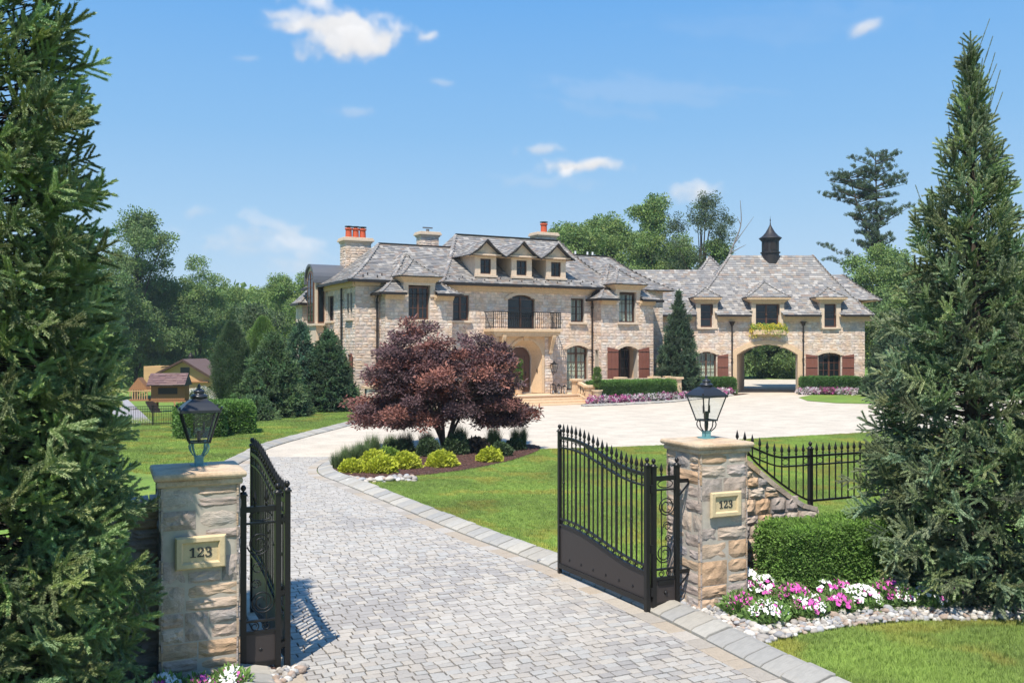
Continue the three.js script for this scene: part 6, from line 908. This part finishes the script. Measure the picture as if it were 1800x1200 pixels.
function bedding(label, x, z, rad, h, n, pink, seed) {
  const o = thing('bedding_flowers', label, 'flowers', x, 0.02, z, 0, 'bedding flowers at the gate pillars'), r = rng(seed), L = [], C = [], F = [], D = [];
  for (let i = 0; i < n * 3; i++) { const a = r() * 6.283, q = Math.sqrt(r()), y = h * (1 - q * q * 0.7) * (0.35 + 0.6 * r()), s = 0.8 + r() * 0.6, t = 0.65 + r() * 0.7; L.push(new THREE.Matrix4().compose(V(Math.cos(a) * q * rad, y, Math.sin(a) * q * rad), qTo(V((r() - 0.5) * 1.2 + Math.cos(a) * q * 0.6, 1, (r() - 0.5) * 1.2 + Math.sin(a) * q * 0.6)), V(s, s, s))); C.push(col(0.15 * t, 0.27 * t, 0.055 * t)); }
  for (let i = 0; i < n * 2; i++) { const a = r() * 6.283, q = Math.sqrt(r()), y = h * (1 - q * q * 0.62) + 0.035, s = 0.031 + r() * 0.009, t = 0.85 + r() * 0.2; F.push(new THREE.Matrix4().compose(V(Math.cos(a) * q * rad * 1.02, y, Math.sin(a) * q * rad * 1.02), qTo(V(Math.cos(a) * q * 0.7 + (r() - 0.5) * 0.7, 1, Math.sin(a) * q * 0.7 + 0.5 + (r() - 0.5) * 0.7)), V(s, s, s))); D.push(r() < Math.min(0.95, pink * 1.1 + 0.06) ? col(0.56 * t, 0.075 * t, 0.38 * t) : col(0.78 * t, 0.78 * t, 0.76 * t)); }
  inst(o, 'leaves', FLf, M.leaf, L, C).userData.kind = 'stuff'; inst(o, 'blooms', petal, M.petal, F, D).userData.kind = 'stuff';
}
[[1272, 1040, 0.2, 0.34, 46, 0.85, 'magenta flowers against the foot of the sunlit pillar'], [1310, 1052, 0.3, 0.36, 80, 0.05, 'mass of white flowers beside the sunlit pillar'], [1308, 1082, 0.2, 0.24, 50, 0.9, 'magenta flower clump at the front corner of the bed'], [1355, 1098, 0.24, 0.24, 34, 0.1, 'leafy white flowers at the tip of the bed'], [1352, 1058, 0.24, 0.3, 40, 0.2, 'mixed flowers under the left end of the hedge'], [1400, 1072, 0.24, 0.3, 56, 0.85, 'wide magenta flower clump in front of the hedge'], [1428, 1088, 0.22, 0.24, 36, 0.35, 'mixed pink and white flowers at the stone edge'], [1450, 1066, 0.26, 0.3, 16, 0.2, 'green leafy flowers with few blooms before the hedge'], [1475, 1058, 0.22, 0.28, 30, 0.75, 'pink flowers left of the green spotlight'], [1478, 1080, 0.18, 0.22, 22, 0.8, 'low pink flowers before the green spotlight'], [1520, 1072, 0.26, 0.26, 46, 0.05, 'white flowers just right of the green spotlight'], [1555, 1046, 0.22, 0.3, 40, 0.1, 'white flowers tucked beneath the spruce edge'], [1565, 1066, 0.24, 0.3, 52, 0.9, 'bright magenta flowers before the spruce'], [1590, 1070, 0.2, 0.24, 30, 0.45, 'pink and white flowers at the spruce foot'], [1640, 1070, 0.24, 0.24, 26, 0.05, 'white flowers in the shade of the spruce'], [1690, 1066, 0.24, 0.26, 30, 0.9, 'magenta flowers in the shade of the spruce'], [1762, 1064, 0.24, 0.26, 10, 0.05, 'sparse white flowers deep in spruce shade']].forEach(([px, py, rad, h, n, pk, l], i) => { const [x, z] = P(px, py + 4); bedding(l, x, z - rad * 0.5, rad, h, n, pk, 200 + i); });
[[-3.42, -8.98, 0.16, 0.2, 22, 0.05, 'white flowers at the left foot of the shaded pillar'], [-3.08, -9.02, 0.15, 0.17, 20, 0.9, 'magenta flowers at the middle of the shaded pillar foot'], [-2.83, -9.2, 0.14, 0.2, 20, 0.05, 'white flowers at the right foot of the shaded pillar']].forEach(([x, z, rad, h, n, pk, l], i) => bedding(l, x, z + 0.03, rad, h, n, pk, 240 + i));
{ const [x, z] = P(1497, 1046), o = thing('garden_spotlight', 'small green garden spotlight among the flowers', 'spotlight', x, 0, z, R(-20)); part(o, 'stake', new Mb().rod(V(0, 0, 0), V(0, 0.16, 0), 0.012).geo(), M.greenMetal); const m = new Mb().box(0, 0.22, 0, 0.2, 0.11, 0.12); for (let k = 0; k < 4; k++) m.box(0, 0.185 + k * 0.025, 0.064, 0.19, 0.008, 0.012); const b = part(o, 'housing', m.geo(), M.greenMetal); }
{ const [x, z] = P(1776, 1072), o = thing('garden_stake', 'short brown wooden stake beside the river stones', 'stake', x, 0, z); part(o, 'post', (() => { const g = bevelBox(0.06, 0.24, 0.06, 0.012); g.translate(0, 0.12, 0); return g; })(), M.frameWarm); part(o, 'post_top', new Mb().rod(V(0, 0.24, 0), V(0, 0.26, 0), 0.032, 0.02).geo(), M.frameWarm); }

// pots, topiary, lanterns at the front door
const hw = (x, z) => [2.14 + Math.cos(HA) * x + Math.sin(HA) * z, -57 - Math.sin(HA) * x + Math.cos(HA) * z];
function topiary(label, x, y, z, balls, pot) {
  const o = thing('potted_topiary', label, 'topiary', x, y, z, 0, 'potted topiaries at the front door'), r = rng(Math.round(x * 100)), ph = pot;
  const p = [[0.02, 0], [0.2, 0], [0.22, 0.06], [0.2, 0.1], [0.28, ph * 0.85], [0.34, ph * 0.92], [0.34, ph], [0.28, ph], [0.26, ph - 0.06], [0, ph - 0.06]].map(([a, b]) => new THREE.Vector2(a, b)); part(o, 'pot', new THREE.LatheGeometry(p, 18), M.lime);
  part(o, 'stem', new Mb().rod(V(0, ph - 0.1, 0), V(0, ph + balls[balls.length - 1][0], 0), 0.025).geo(), M.bark);
  for (const [by, br] of balls) { const L = [], C = []; for (let i = 0; i < 150; i++) { const d = V(r() - 0.5, r() - 0.5, r() - 0.5).normalize(); L.push(new THREE.Matrix4().compose(V(0, ph + by, 0).addScaledVector(d, br * (0.7 + 0.3 * r())), qTo(d), V(0.7, 0.7, 0.7))); const t = 0.7 + r() * 0.6; C.push(col(0.12 * t, 0.21 * t, 0.03 * t)); } inst(o, 'foliage_ball', SHR[0], M.leaf, L, C).userData.kind = 'stuff'; }
}
{ let [x, z] = hw(0.95, 4.35); topiary('topiary with two leafy tiers in a stone pot beside the steps', x, 0, z, [[0.35, 0.2], [0.75, 0.26], [1.15, 0.18]], 0.85); [x, z] = hw(-2.5, 1.0); topiary('three ball topiary standing left of the arched front door', x, 0.52, z, [[0.3, 0.26], [0.8, 0.28], [1.4, 0.22]], 0.5); }
for (let i = 0; i < 3; i++) { const [x, z] = hw(-0.45 + i * 0.32, 1.6 + i * 0.14), h = 0.56 - i * 0.06, o = thing('floor_lantern', ['tallest of three dark floor lanterns on the landing', 'middle one of three dark floor lanterns on the landing', 'smallest of three dark floor lanterns on the landing'][i], 'lantern', x, 0.52, z, HA, 'floor lanterns on the landing'); part(o, 'base', boxG(0, 0.02, 0, 0.25, 0.04, 0.25), M.iron); for (const [a, b] of [[1, 1], [1, -1], [-1, 1], [-1, -1]]) part(o, 'corner_bar', boxG(a * 0.11, h / 2, b * 0.11, 0.025, h - 0.04, 0.025), M.iron); part(o, 'candle', new Mb().rod(V(0, 0.04, 0), V(0, 0.2, 0), 0.045).geo(), M.white); part(o, 'roof', (() => { const g = new THREE.ConeGeometry(0.19, 0.12, 4); g.rotateY(Math.PI / 4); g.translate(0, h + 0.04, 0); return new Mb().add(g).rod(V(0, h + 0.08, 0), V(0, h + 0.13, 0), 0.02).geo(); })(), M.iron); }
{ const [x, z] = hw(0.0, 0.98), o = thing('wall_lantern', 'black wall lantern on a scroll bracket right of the front door', 'lantern', x, 1.75, z, HA); part(o, 'bracket', new Mb().tube([V(0, 0.1, -0.25), V(0, -0.1, -0.1), V(0, 0.05, 0)], 0.018).geo(), M.iron); for (const [a, b] of [[1, 1], [1, -1], [-1, 1], [-1, -1]]) part(o, 'corner_bar', new Mb().bar(V(a * 0.1, 0.08, b * 0.1), V(a * 0.18, 0.55, b * 0.18), 0.025).geo(), M.iron); part(o, 'roof', new THREE.LatheGeometry([[0, 0.85], [0.03, 0.8], [0.05, 0.72], [0.14, 0.64], [0.28, 0.55], [0.28, 0.53]].map(([a, b]) => new THREE.Vector2(a, b)), 4), M.iron); part(o, 'base', boxG(0, 0.07, 0, 0.22, 0.03, 0.22), M.iron); part(o, 'glass', new Mb().quad([-0.1, 0.09, 0.1], [0.1, 0.09, 0.1], [0.17, 0.53, 0.17], [-0.17, 0.53, 0.17]).geo(), M.pane); }

// left background: fence, play set, barn, statue
{ const d0 = P(225, 749), d1 = P(305, 747), n = 26, len = Math.hypot(d1[0] - d0[0], d1[1] - d0[1]), o = thing('garden_fence', 'thin black metal fence across the left lawn', 'fence', d0[0], 0, d0[1], Math.atan2(-(d1[1] - d0[1]), d1[0] - d0[0])); for (const y of [0.1, 0.72, 0.84]) part(o, 'rail', boxG(len / 2, y, 0, len, 0.025, 0.025), M.iron); for (let i = 0; i <= n; i++) part(o, 'picket', boxG(i / n * len, 0.42, 0, i === 14 ? 0.06 : 0.014, i === 14 ? 0.95 : 0.84, i === 14 ? 0.06 : 0.014), M.iron); }
solo('patio', sheet([P(226, 744), P(269, 744), [-24.5, -58], [-27, -58]].map((p) => p), 0.02), std(col(0.36, 0.34, 0.35), { map: tFine }), 'pale grey paved patio beyond the thin fence', 'patio', null, 'structure');
{ // wooden play set with a shingled roof
  const d = 50, [x, z] = atD(298, d), k = d / FOCAL, o = thing('play_house', 'raised orange cedar playhouse with brown shingle roof', 'playhouse', x, hAt(742, d), z, R(8)), Y = (py) => hAt(py, d) - hAt(742, d), X = (px) => (px - 298) * k;
  part(o, 'cabin', new Mb().box(X(299), (Y(702) + Y(676)) / 2, 0, 1.75, Y(676) - Y(702), 1.2).geo(), M.cedar); part(o, 'window_opening', boxG(X(299), Y(686), 0.61, 1.0, 0.34, 0.03), M.gutter); part(o, 'deck', boxG(X(299), Y(704), 0, 1.9, 0.08, 1.3), M.cedar);
  for (const a of [-0.8, 0.8]) for (const b of [-0.5, 0.5]) part(o, 'post', boxG(X(299) + a, Y(704) / 2, b, 0.11, Y(704), 0.11), M.cedar);
  const rt = [[0.17, 0.1, 0.095], [0.2, 0.125, 0.115], [0.15, 0.09, 0.09]].map((c) => col(...c)); roof(o, 'roof', { x0: X(266), x1: X(330), zf: 0.95, zb: -0.95, y0: Y(676), y1: Y(656), ...ridgeX(X(266), X(330), 0), flare: 0, sides: 'f', row: 0.16, tones: rt, mat: M.shingleV });
  part(o, 'slide', new Mb().bar(V(X(270), Y(704), 0.7), V(X(300), 0.1, 1.8), 0.5, 0.08).geo(), M.gutter); part(o, 'ladder', new Mb().bar(V(X(310), Y(704), 0.6), V(X(318), 0, 1.3), 0.08).bar(V(X(318), Y(704), 0.6), V(X(326), 0, 1.3), 0.08).geo(), M.cedar);
  part(o, 'bridge_floor', boxG(X(250), Y(702), 0, 1.0, 0.08, 0.9), M.cedar); for (let i = 0; i < 8; i++) part(o, 'baluster', boxG(X(235 + i * 4), Y(693), 0.42, 0.05, 0.55, 0.04), M.barn); part(o, 'bridge_rail', boxG(X(249), Y(686), 0.42, 1.15, 0.06, 0.06), M.barn); part(o, 'gable', (() => { const s = new THREE.Shape(); s.moveTo(X(232), Y(684)); s.lineTo(X(264), Y(684)); s.lineTo(X(248), Y(663)); s.closePath(); return extr(s, 0.9, -0.5); })(), M.cedar);
}
{ // tan barn
  const d = 98, [x, z] = atD(322, d), o = thing('barn', 'tan timber barn with brown gable roof and little cupola', 'barn', x, hAt(694, d), z, R(-6)), b0 = hAt(694, d), Y = (py) => hAt(py, d) - b0, k = d / FOCAL, X = (px) => (px - 322) * k;
  const s = new THREE.Shape(); s.moveTo(X(272), 0); s.lineTo(X(388), 0); s.lineTo(X(388), Y(668)); s.lineTo(X(325), Y(634)); s.lineTo(X(272), Y(660)); s.closePath(); part(o, 'gable_wall', extr(s, 5, -5), M.barn);
  part(o, 'side_wall', boxG(X(285), Y(668) , -4.2, X(382) - X(262), Y(646) - 0.1, 3), M.barn); part(o, 'stone_base', boxG(X(345), Y(688), 0.06, 4.2, Y(682), 0.1), M.limePale);
  const rm = std(col(0.13, 0.085, 0.08)); part(o, 'roof', new Mb().bar(V(X(325), Y(632), -2.2), V(X(392), Y(671), -2.2), 5.6, 0.16).bar(V(X(325), Y(632), -2.2), V(X(264), Y(662), -2.2), 5.6, 0.16).geo(), rm);
  part(o, 'rear_roof', new Mb().quad([X(258), Y(646), -2.6], [X(318), Y(632), -2.6], [X(318), Y(629), -6], [X(262), Y(640), -6]).box(X(365), Y(645), -6, 3.4, 0.9, 0.2).geo(), rm); part(o, 'loft_window', boxG(X(325), Y(652), 0.03, 1.0, 0.8, 0.06), M.gutter); part(o, 'ledge', boxG(X(350), Y(671), 0.2, 2.4, 0.12, 0.4), M.cedar);
  part(o, 'barge_board', new Mb().bar(V(X(325), Y(633), 0.65), V(X(392), Y(672), 0.65), 0.08, 0.22).bar(V(X(325), Y(633), 0.65), V(X(264), Y(663), 0.65), 0.08, 0.22).geo(), M.frame); part(o, 'cupola', new Mb().box(X(320), Y(629), -2, 0.4, 0.5, 0.4).rod(V(X(320), Y(626), -2), V(X(320), Y(619), -2), 0.28, 0.02, 4).geo(), M.gutter);
}
{ const [x, z] = P(420, 729), o = thing('garden_statue', 'small white stone garden ornament beside the arborvitae', 'statue', x, 0, z); part(o, 'figure', new THREE.LatheGeometry([[0, 0.95], [0.09, 0.9], [0.1, 0.82], [0.05, 0.76], [0.13, 0.68], [0.1, 0.45], [0.15, 0.2], [0.13, 0.15]].map(([a, b]) => new THREE.Vector2(a, b)), 12), M.white); part(o, 'plinth', boxG(0, 0.08, 0, 0.5, 0.16, 0.5), M.white); }
{ const [x, z] = P(378, 712), o = thing('white_shrub', 'white flowering hydrangea beside the barn', 'shrub', x - 0.6, 0, z), r = rng(2), L = [], C = []; for (let i = 0; i < 260; i++) { const d = V(r() - 0.5, r() * 0.5, r() - 0.5).normalize(); L.push(new THREE.Matrix4().compose(V(d.x * 1.2, d.y * 0.9 + 0.1, d.z * 0.8), qTo(d), V(1.3, 1.3, 1.3))); C.push(r() < 0.65 ? col(0.7, 0.7, 0.62) : col(0.07, 0.13, 0.03)); } part(o, 'stem', new Mb().rod(V(0, 0, 0), V(0, 0.8, 0), 0.05).geo(), M.bark); inst(o, 'blooms', SHR[1], M.leaf, L, C).userData.kind = 'stuff'; }

// grass blades over the lawns in view
{
  const tuftG = (n, h, w, seed) => { const r = rng(seed), pos = [], nor = []; for (let i = 0; i < n; i++) { const a = r() * 6.283, b = V((r() - 0.5) * 0.09, 0, (r() - 0.5) * 0.09), l = V(Math.cos(a), 0, Math.sin(a)), t = b.clone().addScaledVector(l, h * (0.2 + r() * 0.7)).add(V(0, h * (0.6 + r() * 0.5), 0)), s = V(-l.z, 0, l.x).multiplyScalar(w); const N = V(0, 0, 0).crossVectors(s, t.clone().sub(b)).normalize(); for (const q of [b.clone().sub(s), b.clone().add(s), t]) { pos.push(q.x, q.y, q.z); nor.push(N.x, N.y, N.z); } } const g = new THREE.BufferGeometry(); g.setAttribute('position', new THREE.Float32BufferAttribute(pos, 3)); g.setAttribute('normal', new THREE.Float32BufferAttribute(nor, 3)); g.setAttribute('uv', new THREE.Float32BufferAttribute(new Float32Array(pos.length / 3 * 2), 2)); return g; };
  const r = rng(99), kerbOut = kerbIn.map(([x, z], i) => { const a = kerbIn[Math.max(0, i - 1)], b = kerbIn[Math.min(kerbIn.length - 1, i + 1)], dx = b[0] - a[0], dz = b[1] - a[1], l = Math.hypot(dx, dz); return [x - dz / l * 0.43, z + dx / l * 0.43]; });
  const lawns = [
    { poly: [...kerbOut.slice(32, 130), ...bedPoly.slice(2, 46), ...lawnTop, [14, -25], [7, -16], [4.5, -14], [2.4, -13.2]], n: 120000, h: 0.045, w: 0.004, label: 'short mown grass of the island lawn behind the open gate', bad: [bedPoly, gateBed] },
    { poly: [...kerbOut.slice(4, 40), P(1260, 1100), P(1340, 1134), P(1420, 1118), P(1500, 1105), P(1620, 1095), P(1900, 1090), [9, -7.5]], n: 26000, h: 0.055, w: 0.003, label: 'short mown grass of the verge before the river stones', bad: [gateBed] },
    { poly: [...leftFar.map(([x, z]) => [x - 0.5, z]), [-6, -47], [-12, -50], [-22, -46], [-20, -34], [-12.5, -26], [-8.6, -24]], n: 70000, h: 0.045, w: 0.006, label: 'short mown grass of the left lawn', bad: [] }];
  lawns.forEach((L, i) => { const xs = L.poly.map((p) => p[0]), zs = L.poly.map((p) => p[1]), a = Math.min(...xs), b = Math.max(...xs), c = Math.min(...zs), d = Math.max(...zs), ms = [], cs = []; let tries = 0; while (ms.length < L.n && tries++ < L.n * 8) { const x = lerp(a, b, r()), z = lerp(c, d, r()); if (!inPoly(L.poly, x, z) || L.bad.some((p) => inPoly(p, x, z))) continue; const t = 0.52 + 0.95 * fbm(x * 0.7, z * 0.7, 5, 4) + (r() - 0.5) * 0.4, s = 0.75 + r() * 0.5, dry = 1 + 0.4 * sstep(0.5, 0.7, fbm(x * 1.3, z * 1.3, 9, 3)); ms.push(new THREE.Matrix4().compose(V(x, drop(x, z), z), new THREE.Quaternion().setFromAxisAngle(V(0, 1, 0), r() * 6.28), V(s, s, s))); cs.push(col(0.25 * t * dry, 0.36 * t, 0.06 * t)); }
    const o = inst(scene, numbered('grass'), tuftG(14, L.h, L.w, 7 + i), M.leaf, ms, cs); tag(o, L.label, 'grass', null, 'stuff'); });
  // bark chips on the near beds
  const chips = [], cc = []; for (const poly of [gateBed, bedPoly, leftBed]) { const xs = poly.map((p) => p[0]), zs = poly.map((p) => p[1]); for (let k = 0; k < 9000; k++) { const x = lerp(Math.min(...xs), Math.max(...xs), r()), z = lerp(Math.min(...zs), Math.max(...zs), r()); if (!inPoly(poly, x, z)) continue; chips.push(new THREE.Matrix4().compose(V(x, 0.036 + r() * 0.012, z), new THREE.Quaternion().setFromEuler(new THREE.Euler((r() - 0.5) * 0.8, r() * 6, (r() - 0.5) * 0.8)), V(0.02 + r() * 0.04, 0.008, 0.01 + r() * 0.012))); const t = 0.5 + r(); cc.push(col(0.13 * t, 0.058 * t, 0.04 * t)); } }
  tag(inst(scene, 'bark_chips', new THREE.BoxGeometry(1, 1, 1), M.leaf, chips, cc), 'loose brown bark chips covering the planting beds', 'bark', null, 'stuff');
}
renderer.render(scene, camera);
